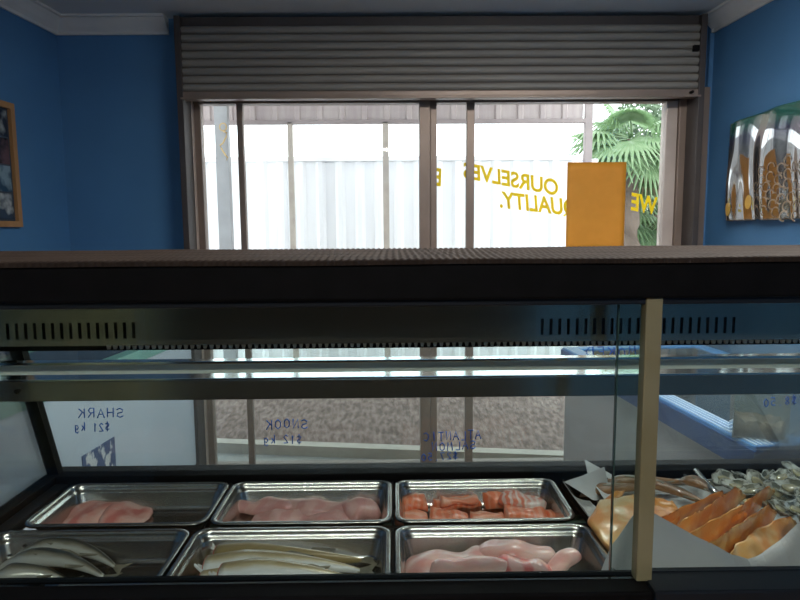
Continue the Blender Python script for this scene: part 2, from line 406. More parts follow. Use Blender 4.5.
# verandah: hanging ribbed fascia with beam and posts
YV = 5.72
vx0 = -3.3; vx1 = aty(583, 120, YV).x; vz = aty(400, 124, YV).z
ver = empty('verandah', (0, YV, 0)); tag(ver, 'ribbed metal verandah with grey posts outside the window', 'verandah')
m = MB(); x = vx1 - .2 * 22; v0 = None
while x < vx1 - .01:
    for dx, dy in ((0, 0), (.012, -.018), (.05, -.018), (.062, 0)):
        a = m.bm.verts.new((x + dx, YV + dy, vz + .02)); b = m.bm.verts.new((x + dx, YV + dy, vz + .75))
        if v0: m.bm.faces.new([v0[0], a, b, v0[1]])
        v0 = (a, b)
    x += .2
a = m.bm.verts.new((vx1, YV, vz + .02)); b = m.bm.verts.new((vx1, YV, vz + .75)); m.bm.faces.new([v0[0], a, b, v0[1]])
addw(m, 'fascia_sheet', M['fascia'], ver)
m = MB(); m.box(vx0, vx1 + .02, YV - .03, YV + .03, vz, vz + .035, .003); addw(m, 'beam', M['fascia_edge'], ver)
m = MB(); m.box(vx0, vx1 + .0, YW + .2, YV, vz + .74, vz + .78); addw(m, 'roof_sheet', M['fascia'], ver)
for a, b in ((583, 590.5), (289, 294), (383, 389)):
    xa = aty(a, 180, YV).x; xb = aty(b, 180, YV).x
    m = MB(); m.box(xa, xb, YV - .03, YV + .03, GZ - .03, vz + (.7 if a > 500 else .02), .004)
    addw(m, 'post', M['fascia_edge'] if a > 500 else M['kerb'], ver)
xa = aty(218, 180, 5.3).x; xb = aty(231, 180, 5.3).x
m = MB(); m.box(xa, xb, 5.25, 5.33, GZ, vz + .78, .005); addw(m, 'post', M['postgrey'], ver)
m = MB(); c = aty(223, 127, 5.2)
m.tube([c + Vector((.03 * math.sin(t * 1.1), 0, -.02 - .032 * t - (.012 * math.cos(t * 2)))) for t in range(9)], .006)
m.tube([c + Vector((.028 * math.cos(a), 0, .03 * math.sin(a))) for a in [k * 2 * PI / 14 for k in range(15)]], .005)
hk = m.build('hose_hook', mat('tan_rope', (.55, .38, .16), .8)); tag(hk, 'tan rope loop hanging on the grey outside post', 'rope')

# palm and trees
M['palm'] = translucent('palm_leaf', (0.16, 0.27, 0.12), .35, (0.24, 0.34, 0.18), .4)
M['palmdry'] = mat('dry_palm_leaf', (0.30, 0.26, 0.15), 0.7)
M['bark'] = mat('palm_bark', (0.17, 0.13, 0.1), 0.9, bump=.8, bscale=30)
def fan_frond(root, base, yaw, elev, ln, mt, nleaf=22):
    """stalk plus a fan of folded leaflets with drooping tips"""
    st = MB(); d = Vector((math.cos(yaw) * math.cos(elev), math.sin(yaw) * math.cos(elev), math.sin(elev)))
    pts = [base + d * ln * t + Vector((0, 0, -.35 * ln * t * t)) for t in (0, .15, .3, .45, .6)]
    st.tube(pts, [.018, .015, .012, .01, .008], 6)
    hub = pts[-1]; dd = (pts[-1] - pts[-2]).normalized()
    side = dd.cross(Vector((0, 0, 1))).normalized(); up = side.cross(dd)
    for k in range(nleaf):
        a = R(-105 + 210 * k / (nleaf - 1)); L = ln * .72 * (1 - .25 * abs(k / (nleaf - 1) - .5))
        dl = dd * math.cos(a) + side * math.sin(a)
        w = side * math.cos(a) - dd * math.sin(a)
        ps = []
        for t in (0, .33, .66, 1):
            c = hub + dl * L * t + Vector((0, 0, -.45 * L * t ** 2.6)); ps.append((c, .022 * (1.1 - t) * (0.4 + 1.4 * min(t * 3, 1))))
        for (c0, w0), (c1, w1) in zip(ps, ps[1:]):
            for sgn in (-1, 1):
                f = st.bm.faces.new([st.bm.verts.new(c0), st.bm.verts.new(c1), st.bm.verts.new(c1 + w * w1 * sgn - up * w1 * .35), st.bm.verts.new(c0 + w * w0 * sgn - up * w0 * .35)])
                f.smooth = True
    o = st.build('frond', mt, root, normals=False); return o
def palm(px, py, Y, nf, ln, label):
    c = aty(px, py, Y); root = empty('palm_tree', (c.x, Y, .05)); tag(root, label, 'palm tree', 'palm trees beyond the fence')
    H_ = c.z - .05
    m = MB(); m.tube([(0.03 * math.sin(t * 5), 0, H_ * t) for t in [k / 10 for k in range(11)]], [.13 - .03 * k / 10 for k in range(11)], 12); m.build('trunk', M['bark'], root)
    for k in range(nf):
        yaw = 2 * PI * k / nf * 2.618 + random.uniform(-.2, .2); el = random.uniform(-.75, 1.2)
        fan_frond(root, Vector((0, 0, H_)), yaw, el, ln * random.uniform(.8, 1.1), M['palmdry'] if el < -.55 else M['palm'])
palm(632, 140, 7.1, 26, .62, 'tall green fan palm filling the upper right window pane')
palm(660, 215, 7.6, 26, .62, 'low green fan palm behind the yellow WE lettering')
M['leaf'] = translucent('tree_leaf', (0.10, 0.17, 0.085), .3, (0.17, 0.23, 0.14), .6)
def tree(px, Y, zc, r, label, n=7000):
    c = aty(px, 180, Y); root = empty('leafy_tree', (c.x, Y, .0)); tag(root, label, 'tree')
    m = MB(); m.tube([(0, 0, 0), (.04, 0, zc * .6), (0, .05, zc)], [.14, .1, .06], 10)
    for k in range(6):
        a = k * 1.05; m.tube([(0, 0, zc * .6), (math.cos(a) * r * .6, math.sin(a) * r * .6, zc + .3 * r * math.sin(k))], [.05, .015], 6)
    m.build('trunk', M['bark'], root)
    m = MB()
    for k in range(n):
        d = Vector((random.gauss(0, 1), random.gauss(0, 1), random.gauss(0, 1))).normalized() * r * random.uniform(.55, 1.0) ** .6
        d.z *= 1.15; d += Vector((0, 0, zc)); d *= 1
        u = Vector((random.gauss(0, 1), random.gauss(0, 1), random.gauss(0, 1))).normalized(); v = u.orthogonal().normalized(); s_ = random.uniform(.05, .1)
        m.poly([d + u * s_, d + v * s_ * .4, d - u * s_, d - v * s_ * .4])
    o = m.build('foliage', M['leaf'], root, normals=False)
palm(606, 190, 8.2, 26, .75, 'hazy green fan palm just right of the verandah post')
tree(655, 9.5, 2.1, 1.15, 'hazy green leafy tree behind the palms at right')

# --------------------------------------------------------------- freezers
def freezer(name, label, p_near, p_far, zt, width, side, body, rim, lid, plinth, rimtop=None, band=None, stripe=None, z_bot=.12):
    """p_near,p_far: (x,y) of the aisle-side top edge; side=+1 body lies to +x of it"""
    a = Vector((*p_near, 0)); b = Vector((*p_far, 0)); L = (b - a).length
    ang = math.atan2(b.y - a.y, b.x - a.x) - PI / 2
    root = empty(name, (a.x, a.y, 0), (0, 0, ang)); tag(root, label, 'freezer')
    s = side
    def bx(m, x0, x1, y0, y1, z0, z1, bev=0): return m.box(min(s * x0, s * x1), max(s * x0, s * x1), y0, y1, z0, z1, bev)
    m = MB(); bx(m, 0.012, width - .012, .012, L - .012, z_bot, zt - .05, .01); m.build('cabinet_body', body, root)
    m = MB(); bx(m, .03, width - .03, .03, L - .03, 0, z_bot - .0, .002); m.build('plinth', plinth, root)
    # rim: four bars round the top
    m = MB(); w = .062
    bx(m, 0, w, 0, L, zt - .055, zt, .006); bx(m, width - w, width, 0, L, zt - .055, zt, .006)
    bx(m, w, width - w, 0, w, zt - .055, zt, .004); bx(m, w, width - w, L - w, L, zt - .055, zt, .004)
    m.build('lid_rim', rim, root)
    m = MB(); bx(m, w, width - w, w, L / 2 + .02, zt - .022, zt - .016); m.build('glass_lid', lid, root)
    m = MB(); bx(m, w, width - w, L / 2 - .02, L - w, zt - .012, zt - .006); m.build('glass_lid', lid, root)
    if band:
        m = MB(); q_ = (zt - .072, zt - .010)
        bx(m, -.004, .002, -.004, L + .004, *q_, .001); bx(m, width - .002, width + .004, -.004, L + .004, *q_, .001)
        bx(m, .002, width - .002, -.004, .002, zt - .075, zt + .001, .001); bx(m, .002, width - .002, L - .002, L + .004, *q_, .001); m.build('trim_band', band, root)
    if stripe:
        for k in range(4):
            m = MB(); x_ = .008 + k * .014
            bx(m, x_, x_ + .005, .006, L - .006, zt - .002, zt + .003, .001); m.build('rim_stripe', stripe, root)
    return root
ZL = .885
a = atz(0, 404, ZL); b = atz(197, 328, ZL)
d = (b - a).normalized(); t = (3.42 - b.y) / d.y; b2 = b + d * t
fl = freezer('chest_freezer', 'white chest freezer with teal rim along the left wall', (a.x - d.x * .35, a.y - d.y * .35), (b2.x, b2.y), ZL, .56, -1,
        M['freezer_white'], M['teal'], M['lid_glass'], M['wood'])
a = atz(755, 447, ZL); b = atz(562, 347, ZL)
frz = freezer('chest_freezer', 'grey chest freezer with royal blue striped rim at right', (a.x, a.y), (b.x, b.y), ZL, .66, 1,
        M['freezer_grey'], M['blue_strip'].copy(), M['lid_glass'], M['black'], band=M['blue_trim'], stripe=M['freezer_white'])
rimb = M['blue_strip']
# poster on the side of the left freezer
M['postcard'] = mat('blue_white_poster', (0.06, 0.11, 0.26), 0.4, col2=(0.75, 0.8, 0.85), nscale=24, ndetail=3, lo=.5, hi=.57, stretch=(1, 1, .7))
Lf = math.hypot(b2.x - a.x, b2.y - a.y)
def on_left_side(px, py):
    """point of the left freezer's side face seen at the pixel, in the freezer's own frame"""
    inv = fl_m.inverted(); o_ = inv @ CAM; dd = inv.to_3x3() @ ray(px, py)
    t_ = (-.006 - o_.x) / dd.x; return o_ + dd * t_
fl_m = Matrix.Translation(fl.location) @ fl.rotation_euler.to_matrix().to_4x4()
q0 = on_left_side(84, 474); q1 = on_left_side(115, 438); q2 = on_left_side(84, 454)
m = MB(); m.box(-.008, -.011, q0.y, q1.y, min(q0.z, .3), (q1.z + q2.z) / 2)
o = m.build('side_poster', M['postcard']); o.matrix_world = fl_m; tag(o, 'blue and white fish poster stuck on the white freezer side', 'poster')

# clear tub with dark contents on the right freezer
M['tub'] = glass('clear_plastic', (0.90, 0.90, 0.84), 1.6, haze=.10)
M['mussel'] = mat('brown_shellfish', (0.035, 0.027, 0.02), 0.5, col2=(.11, .085, .06), nscale=30, bump=.6, bscale=60)
tp = atz(768, 441, ZL + .004)
tub = empty('clear_tub', (tp.x + .006, tp.y + .055, ZL + .001), (0, 0, R(-24))); tag(tub, 'clear plastic tub of brown shellfish on the blue rimmed freezer', 'tub')
def tubwalls(m, w, dp, h, th=.003):
    m.box(-w, w, -dp, -dp + th, 0, h); m.box(-w, w, dp - th, dp, 0, h); m.box(-w, -w + th, -dp + th, dp - th, 0, h); m.box(w - th, w, -dp + th, dp - th, 0, h); m.box(-w + th, w - th, -dp + th, dp - th, 0, th)
m = MB(); tubwalls(m, .062, .045, .125); m.build('container', M['tub'], tub)
m = MB(); m.grid(lambda u, v: Vector((-.058 + .116 * u, -.041 + .082 * v, .045 + .012 * mnoise.noise(Vector((u * 6, v * 6, 0)))))
                 if 0 < u < 1 and 0 < v < 1 else Vector((-.058 + .116 * u, -.041 + .082 * v, .004)), 18, 14); m.build('contents', M['mussel'], tub); 
m = MB(); m.box(-.066, .066, -.049, .049, .125, .131, .002); m.bm.free()
m = MB(); m.box(-.064, .064, -.047, -.043, .122, .127).box(-.064, .064, .043, .047, .122, .127).box(-.064, -.060, -.043, .043, .122, .127).box(.060, .064, -.043, .043, .122, .127); m.build('rim', M['whitepaper'], tub)

# --------------------------------------------------------- wall pictures
# left: timber framed board of photographs on wall_left
def wall_pt(side, px, py):
    d = ray(px, py); x0 = wallx(side, YW); x1 = wallx(side, YB)
    # plane through (x0,YW) and (x1,YB)
    nrm = Vector((YB - YW, -(x1 - x0), 0)).normalized(); p = Vector((x0, YW, 0))
    t_ = (p - CAM).dot(nrm) / d.dot(nrm); return CAM + d * t_
A = wall_pt(-1, 9, 104); B = wall_pt(-1, 9, 227)
tdir = Vector((wallx(-1, YB) - wallx(-1, YW), YB - YW, 0)).normalized()
nin = Vector((-tdir.y, tdir.x, 0)); nin = nin if nin.x > 0 else -nin
fz0, fz1 = B.z, A.z
fr = empty('photo_board', (A.x, A.y, 0)); tag(fr, 'pine framed board of dark photographs on the left wall', 'picture frame')
W_ = .62
def onw(m, s0, s1, z0, z1, d0, d1):
    b0 = Vector((0, 0, 0)); pts = [tdir * s0 + nin * d0, tdir * s1 + nin * d0, tdir * s1 + nin * d1, tdir * s0 + nin * d1]
    return m.prism([p + Vector((0, 0, z0)) for p in pts], (0, 0, z1 - z0))
m = MB(); onw(m, 0, .028, fz0, fz1, .004, .026); onw(m, W_ - .028, W_, fz0, fz1, .004, .026); onw(m, .028, W_ - .028, fz0, fz0 + .028, .004, .026); onw(m, .028, W_ - .028, fz1 - .028, fz1, .004, .026)
m.build('frame', M['wood'], fr)
m = MB(); onw(m, .028, W_ - .028, fz0 + .028, fz1 - .028, .003, .008); m.build('backing', mat('board_backing', (.03, .05, .08), .6), fr)
cols_ = [((.02, .03, .05), (.35, .4, .4)), ((.02, .02, .02), (.12, .07, .08)), ((.03, .07, .12), (.2, .3, .36)), ((.04, .06, .09), (.5, .55, .55))]
hh = (fz1 - fz0 - .07) / 4
for r_ in range(4):
    for c_ in range(3):
        ca, cb = cols_[(r_ + c_) % 4] if c_ else cols_[3 - r_]
        pm = mat('photo_print', ca, .25, col2=cb, nscale=9, ndetail=3, lo=.45, hi=.6)
        m = MB(); onw(m, .04 + c_ * .182, .21 + c_ * .182, fz0 + .038 + r_ * hh, fz0 + .03 + (r_ + 1) * hh, .009, .011); m.build('photo', pm, fr)

# right: curling laminated poster of shells on wall_right
C0 = wall_pt(1, 736, 124); C1 = wall_pt(1, 736, 221)
tr_ = Vector((wallx(1, YB) - wallx(1, YW), YB - YW, 0)).normalized(); nr_ = Vector((-tr_.y, tr_.x, 0)); nr_ = nr_ if nr_.x < 0 else -nr_
pz0, pz1 = C1.z, C0.z
PWd = .66
def poster_mat():
    m_ = mat('laminated_poster', (.02, .02, .03), .08, coat=1.0)
    nt = m_.node_tree; b_ = nt.nodes[m_['bsdf']]; b_.inputs['Coat Roughness'].default_value = .03; b_.inputs['Coat IOR'].default_value = 2.4; b_.inputs['IOR'].default_value = 1.9
    tc = nt.nodes.new('ShaderNodeTexCoord'); sp = nt.nodes.new('ShaderNodeSeparateXYZ'); nt.links.new(tc.outputs['Generated'], sp.inputs[0])
    n = nt.nodes.new('ShaderNodeTexNoise'); n.inputs['Scale'].default_value = 9; nt.links.new(tc.outputs['Generated'], n.inputs['Vector'])
    ad = nt.nodes.new('ShaderNodeMath'); ad.operation = 'MULTIPLY_ADD'; ad.inputs[1].default_value = .12; nt.links.new(n.outputs['Fac'], ad.inputs[0]); nt.links.new(sp.outputs['Z'], ad.inputs[2])
    r = nt.nodes.new('ShaderNodeValToRGB'); cr = r.color_ramp
    cr.elements[0].position = 0; cr.elements[0].color = (.22, .20, .14, 1)
    cr.elements[1].position = 1; cr.elements[1].color = (.03, .16, .13, 1)
    for p_, c_ in ((.12, (.05, .04, .03, 1)), (.55, (.07, .055, .045, 1)), (.75, (.05, .06, .07, 1)), (.86, (.05, .05, .13, 1)), (.95, (.03, .15, .12, 1))):
        e = cr.elements.new(p_); e.color = c_
    nt.links.new(ad.outputs[0], r.inputs[0]); nt.links.new(r.outputs[0], b_.inputs['Base Color'])
    return m_
pos = empty('shell_poster', (C0.x, C0.y, 0)); tag(pos, 'curling glossy poster of shells on the right blue wall', 'poster')
def pfn(u, v, off=0.0):
    wob = .030 + .007 * math.sin(u * 15 + 1.0 * math.sin(v * 3.5)) + .0025 * math.sin(u * 31 + v * 4) * (1 - v) + .003 * math.sin(v * 8 + u * 3)
    zt_ = pz1 + .02 * math.sin(u * 2) ; zb = pz0 - .0
    return tr_ * (PWd * u) + nr_ * (wob + off) + Vector((0, 0, zb + (zt_ - zb) * v))
m = MB(); m.grid(lambda u, v: pfn(u, v), 90, 50); sheet = m.build('laminated_sheet', poster_mat(), pos, normals=False)
md = sheet.modifiers.new('thick', 'SOLIDIFY'); md.thickness = .001
M['shellprint'] = mat('printed_shell', (.42, .34, .25), .15, col2=(.18, .12, .08), nscale=40, coat=.8)
M['shellgold'] = mat('printed_gold_shell', (.65, .40, .08), .2, coat=.8)
M['printgreen'] = mat('printed_green_strip', (.02, .17, .13), .15, coat=.8)
m = MB()
for k in range(38):
    ang = k * 2.4; rad = .028 * math.sqrt(k)
    cu = (.62 + .6 * rad * math.cos(ang) / .33) ; cv = .25 + .7 * rad * math.sin(ang) / .42
    if not (0.05 < cu < .98 and .03 < cv < .8): continue
    rr_ = .026
    for a0 in range(0, 12):
        p = []
        for a1 in (a0, a0 + 1):
            for q in (rr_, rr_ * .72):
                th_ = a1 / 12 * 2 * PI * .8
                p.append(pfn(cu + q * math.cos(th_) / PWd, cv + q * math.sin(th_) / .52, .0012 + .00002 * k))
        m.poly([p[0], p[1], p[3], p[2]])
m.build('printed_shells', M['shellprint'], pos, normals=False)
for (cu, cv) in ((.27, .18), (.05, .12)):
    m = MB()
    m.poly([pfn(cu + .035 * math.cos(t_) , cv + .07 * math.sin(t_), .002) for t_ in [k * PI / 6 for k in range(12)]])
    m.build('printed_gold', M['shellgold'], pos, normals=False)

# ------------------------------------------------------------ display case
CX0, CX1 = -.660, 1.20
YS, YFt, YFb = .700, 1.03, 1.172       # staff face; top and bottom of the sloping front glass
ZTOP = 1.3845; ZRIM = .948
case = empty('display_case', (0, 0, 0)); tag(case, 'long black refrigerated glass fish display case across the foreground', 'display case')
def part(m, name, mt, parent=case, **k): return m.build(name, mt, parent, **k)
m = MB(); m.box(CX0, CX1, YS + .0, YFt + .01, ZTOP - .014, ZTOP, .002); part(m, 'top_panel', M['black'])
zf = aty(400, 300, YS).z
m = MB(); m.box(CX0, CX1, YS - .004, YS + .02, zf, ZTOP - .002, .003); part(m, 'top_fascia', M['black'])
# thin track below the fascia
z1 = zf; z0 = aty(400, 305.5, YS + .03).z
m = MB(); m.box(CX0, CX1, YS + .004, YS + .045, zf - .008, zf + .004, .0015); part(m, 'door_track', M['blackgloss'])
# slotted light housing
YA = .80
za1 = ZTOP - .016; za0 = aty(400, 343, YA).z; sl1 = aty(400, 320, YA).z; sl0 = aty(400, 336, YA).z
m = MB(); m.box(CX0 + .004, CX1, YA, YA + .003, sl1, za1); m.box(CX0 + .004, CX1, YA, YA + .003, za0, sl0)
x = CX0 + .004; xs = [aty(p, 328, YA).x for p in (0, 135, 535, 735)]
m.box(CX0 + .004, xs[0] + .0, YA, YA + .003, sl0, sl1); m.box(xs[1], xs[2], YA, YA + .003, sl0, sl1); m.box(xs[3], CX1, YA, YA + .003, sl0, sl1)
for (s0, s1) in ((xs[0], xs[1]), (xs[2], xs[3])):
    n = int((s1 - s0) / .0112); p_ = (s1 - s0) / n
    for k in range(n): m.box(s0 + k * p_, s0 + k * p_ + .0075, YA, YA + .003, sl0, sl1)
hous = part(m, 'slotted_panel', M['mirror'])
m = MB(); m.box(CX0 + .006, CX1, YA + .006, YA + .09, za0 + .006, za1, .002); part(m, 'light_housing', M['black'])
# toothed strip under the housing
m = MB(); zz = za0; x = aty(108, 346, YA + .02).x
m.box(CX0 + .01, CX1, YA + .012, YA + .03, zz - .001, zz + .004)
while x < CX1:
    m.prism([(x, YA + .014, zz), (x + .0062, YA + .014, zz), (x + .0045, YA + .014, zz - .0075), (x + .0015, YA + .014, zz - .0075)], (0, .004, 0)); x += .0085
part(m, 'toothed_strip', M['plastic_teeth'])
m = MB(); m.box(CX0 + .01, CX1, YA + .022, YA + .03, zz - .0105, zz + .002); part(m, 'seal_strip', M['black'])
# hanging rail
YR = .90
zr1 = aty(400, 359, YR).z; zr0 = aty(400, 377, YR - .012).z; zc0 = aty(400, 398, YR - .008).z
m = MB(); m.box(CX0 + .004, CX1, YR, YR + .006, zr0 + .0055, zr1 - .003); part(m, 'hanging_rail', M['dullalu'])
m = MB(); m.box(CX0 + .004, CX1, YR - .003, YR + .016, zr1 - .004, zr1, .0006); part(m, 'rail_lip', M['whitealu'])
m = MB(); m.box(CX0 + .004, CX1, YR - .010, YR + .045, zr0 - .0025, zr0 + .0005, .0006); part(m, 'rail_lip', M['whitealu'])
m = MB(); m.box(CX0 + .004, CX1, YR - .008, YR + .03, zc0, zr0 - .003, .001); part(m, 'mirror_band', M['mirror'])
c = aty(18, 391, YR - .008); m = MB(); m.tube([c, c + Vector((0, -.004, 0))], .0035, 12); part(m, 'screw', M['black'])
# sloping front glass
slope = Vector((0, YFt - YFb, (ZTOP - .014) - .945)); sn = slope.normalized(); nf = Vector((0, sn.z, -sn.y))   # outward
gb = Vector((0, YFb, .945))
m = MB(); m.prism([(CX0, gb.y, gb.z), (CX1, gb.y, gb.z), (CX1, gb.y + slope.y, gb.z + slope.z), (CX0, gb.y + slope.y, gb.z + slope.z)], nf * .006)
fg = part(m, 'front_glass', M['case_glass'])
m = MB(); m.box(CX0 - .01, CX1, YFb - .026, YFb + .03, .925, .956, .003); part(m, 'front_sill', M['black'])
# corner post following the glass slope at the left end
m = MB(); m.prism([(CX0 - .010, gb.y - .012, gb.z), (CX0 + .012, gb.y - .012, gb.z), (CX0 + .012, gb.y + .006, gb.z), (CX0 - .010, gb.y + .006, gb.z)], slope); part(m, 'corner_post', M['black'])
# side glass and its rail
m = MB(); m.prism([(CX0 - .003, YS + .03, .95), (CX0 - .003, YFb - .01, .95), (CX0 - .003, YFt - .01, ZTOP - .015), (CX0 - .003, YS + .03, ZTOP - .015)], (.005, 0, 0)); part(m, 'side_glass', M['case_glass'])
m = MB(); m.box(CX0 - .014, CX0 + .012, YS, YFb - .0, .925, .957, .002); part(m, 'side_rail', M['black'])
m = MB(); m.box(CX0 + .012, CX0 + .036, YS + .01, YFb - .03, .925, .944, .002); part(m, 'inner_ledge', M['blackgloss'])
m = MB(); m.box(CX0 - .012, CX0 + .012, YS + .0, YS + .03, .99, ZTOP - .014, .002); part(m, 'end_post', M['black'])
# deck (well floor), lower body
m = MB(); m.box(CX0 - .01, CX1, YS + .02, YFb - .026, .845, .868, .002); part(m, 'deck_floor', M['deck'])
m = MB(); m.box(CX0 - .012, CX1, YS + .03, YFb + .028, .10, .844, .006); part(m, 'case_body', M['blackgloss'])
m = MB(); m.box(CX0 - .012, CX1, YFb - .004, YFb + .02, .83, .93, .003); part(m, 'front_panel', M['black'])
m = MB(); m.box(CX0 + .03, CX1 - .03, YS + .1, YFb - .04, 0, .10); part(m, 'plinth', M['black'])
# staff-side sill in two steps
zsl = aty(400, 580.5, YS + .012).z
xst = aty(647, 575, YS).x
m = MB(); m.box(CX0 - .01, xst, YS - .02, YS + .03, .80, zsl, .003); part(m, 'staff_sill', M['black'])
m = MB(); m.box(xst + .0005, CX1, YS - .024, YS + .03, .80, zsl + .003, .003); part(m, 'staff_sill', M['blackgloss'])
# tray support bars
TD = .172; TW = .305; TX = [(-.461, -.480), (-.156, -.163), (.150, .155)]
yr1 = atz(400, 498.5, ZRIM).y; yr2 = yr1 - .186
ymid = (yr1 + yr2) / 2
m = MB(); m.box(CX0 + .03, .33, ymid - .005, ymid + .005, .868, ZRIM - .006); part(m, 'support_bar', M['black'])
for xx in (-.3125, -.004, .322):
    m = MB(); m.box(xx - .002, xx + .002, YS + .04, YFb - .03, .93, ZRIM - .006); part(m, 'support_bar', M['black'])
# sliding doors
zb = zsl + .001; ztp = zf + .002
xe = aty(649.5, 400, YS + .006).x
def glide(px): return aty(px, 450, YS + .025).x
dl = MB(); dl.box(CX0 + .014, xe, YS + .008, YS + .012, zb, ztp); part(dl, 'sliding_door_glass', M['door_glass'])
dl2 = MB(); dl2.box(glide(614.5), CX1, YS + .024, YS + .028, zb, ztp); part(dl2, 'sliding_door_glass', M['door_glass'])
m = MB(); m.box(glide(614.5) - .0012, glide(614.5) + .0004, YS + .0235, YS + .0285, zb, ztp - .004); part(m, 'glass_edge_strip', mat('dark_glass_edge', (.05, .09, .08), .15, col2=(.06, .1, .09)))
m = MB(); m.box(xe - .0098, xe + .0095, YS + .001, YS + .018, zb, ztp - .002, .002); part(m, 'door_edge_profile', M['khaki'])
m = MB(); m.box(CX0 + .014, CX1, YS + .018, YS + .022, zsl - .001, zsl + .004); part(m, 'lower_track', M['blackgloss'])

# handwriting on the front glass, strokes of blue marker
G = {
 'S': [[(.9, .85), (.5, 1), (.1, .8), (.2, .55), (.75, .45), (.85, .15), (.45, 0), (.05, .15)]],
 'H': [[(.1, 1), (.1, 0)], [(.85, 1), (.85, 0)], [(.1, .5), (.85, .5)]],
 'A': [[(0, 0), (.45, 1), (.9, 0)], [(.2, .4), (.7, .4)]],
 'R': [[(.1, 0), (.1, 1), (.6, 1), (.8, .75), (.6, .5), (.1, .5)], [(.4, .5), (.85, 0)]],
 'K': [[(.1, 1), (.1, 0)], [(.8, 1), (.1, .45)], [(.35, .6), (.85, 0)]],
 'N': [[(.1, 0), (.1, 1), (.8, 0), (.8, 1)]],
 'O': [[(.45, 1), (.1, .75), (.1, .25), (.45, 0), (.8, .25), (.8, .75), (.45, 1)]],
 'T': [[(0, 1), (.9, 1)], [(.45, 1), (.45, 0)]],
 'L': [[(.1, 1), (.1, 0), (.75, 0)]],
 'I': [[(.4, 1), (.4, 0)]],
 'C': [[(.85, .85), (.45, 1), (.1, .7), (.1, .3), (.45, 0), (.85, .15)]],
 'M': [[(.05, 0), (.15, 1), (.45, .4), (.75, 1), (.85, 0)]],
 'E': [[(.8, 1), (.1, 1), (.1, 0), (.8, 0)], [(.1, .5), (.65, .5)]],
 'D': [[(.1, 0), (.1, 1), (.5, 1), (.85, .65), (.85, .35), (.5, 0), (.1, 0)]],
 '$': [[(.85, .8), (.5, .92), (.15, .75), (.25, .55), (.75, .42), (.8, .2), (.45, .08), (.1, .2)], [(.5, 1.1), (.5, -.1)]],
 '2': [[(.1, .8), (.45, 1), (.8, .75), (.1, 0), (.85, 0)]],
 '1': [[(.3, .8), (.5, 1), (.5, 0)]],
 '7': [[(.1, 1), (.85, 1), (.35, 0)]],
 '5': [[(.8, 1), (.2, 1), (.15, .55), (.6, .6), (.8, .3), (.5, 0), (.1, .1)]],
 '0': [[(.45, 1), (.1, .7), (.1, .3), (.45, 0), (.8, .3), (.8, .7), (.45, 1)]],
 '8': [[(.45, .5), (.15, .75), (.45, 1), (.75, .75), (.45, .5), (.1, .25), (.45, 0), (.8, .25), (.45, .5)]],
 '.': [[(.4, 0), (.45, .06)]],
 'k': [[(.1, 1), (.1, 0)], [(.6, .6), (.1, .25)], [(.3, .35), (.65, 0)]],
 'g': [[(.7, .6), (.3, .65), (.1, .35), (.35, .1), (.7, .3), (.7, .6), (.65, -.2), (.3, -.3), (.1, -.15)]],
}
def onglass(px, py):
    d = ray(px, py); p = gb + nf * .0068; t_ = (p - CAM).dot(nf) / d.dot(nf); return CAM + d * t_
def scribble(txt, pr_, pl_, hpx, rad=.0011):
    """pr_ = picture position of the first letter's foot (the writing runs right to left from behind)"""
    a = onglass(*pr_); b = onglass(*pl_); n_ = len(txt); stp = (b - a) / n_
    h = onglass(pr_[0], pr_[1] - hpx) - a
    m = MB(); rnd = random.Random(len(txt) * 7 + int(pr_[0]))
    for i, ch in enumerate(txt):
        if ch == ' ': continue
        jit = rnd.uniform(-.08, .08)
        for st in G[ch]:
            pts = [a + stp * (i + .8 * x_ + .04) + h * (y_ + jit) for x_, y_ in st]
            m.tube(pts, rad, 5)
    return m.build('marker_writing', M['marker'], fg)
scribble('SHARK', (124, 417), (76, 418), 9)
scribble('$21 kg', (110, 431), (73, 431), 8)
scribble('SNOOK', (308, 428), (264, 429), 9)
scribble('$12 kg', (302, 443), (262, 444), 8)
scribble('ATLANTIC', (481, 439), (422, 441), 8.5)
scribble('SALMON', (476, 449), (430, 451), 8)
scribble('$27.50', (458, 459), (420, 461), 7)
scribble('SMOKED', (647, 356), (584, 357.5), 9.5)
scribble('$8.50', (797, 404), (762, 407), 8)

# ribbed rubber mat over the top panel
def matfn(u, v):
    x = -.72 + 1.94 * u; rib_ = .0016 * (0.5 + .5 * math.sin(2 * PI * x / .0085))
    wav = .0010 * mnoise.noise(Vector((x * 5, v * 2, 0)))
    if v < .12:
        t_ = v / .12; y = YS - .007 - .0 ; z = ZTOP - .003 + t_ * .0055 + wav
        return Vector((x, y - rib_ * .8, z))
    t_ = (v - .12) / .88
    z = ZTOP + .0035 + rib_ + wav + (.0012 * math.sin(t_ * 120))
    if t_ > .9: z += .003 * max(0, mnoise.noise(Vector((x * 3.1, 9, 0)))) * 2
    return Vector((x, YS - .005 + t_ * (YFt - YS + .01), z))
m = MB(); m.grid(matfn, 1400, 26); rm = m.build('rubber_mat', M['rubber'])
tag(rm, 'brown ribbed rubber mat lying along the top of the display case', 'mat')

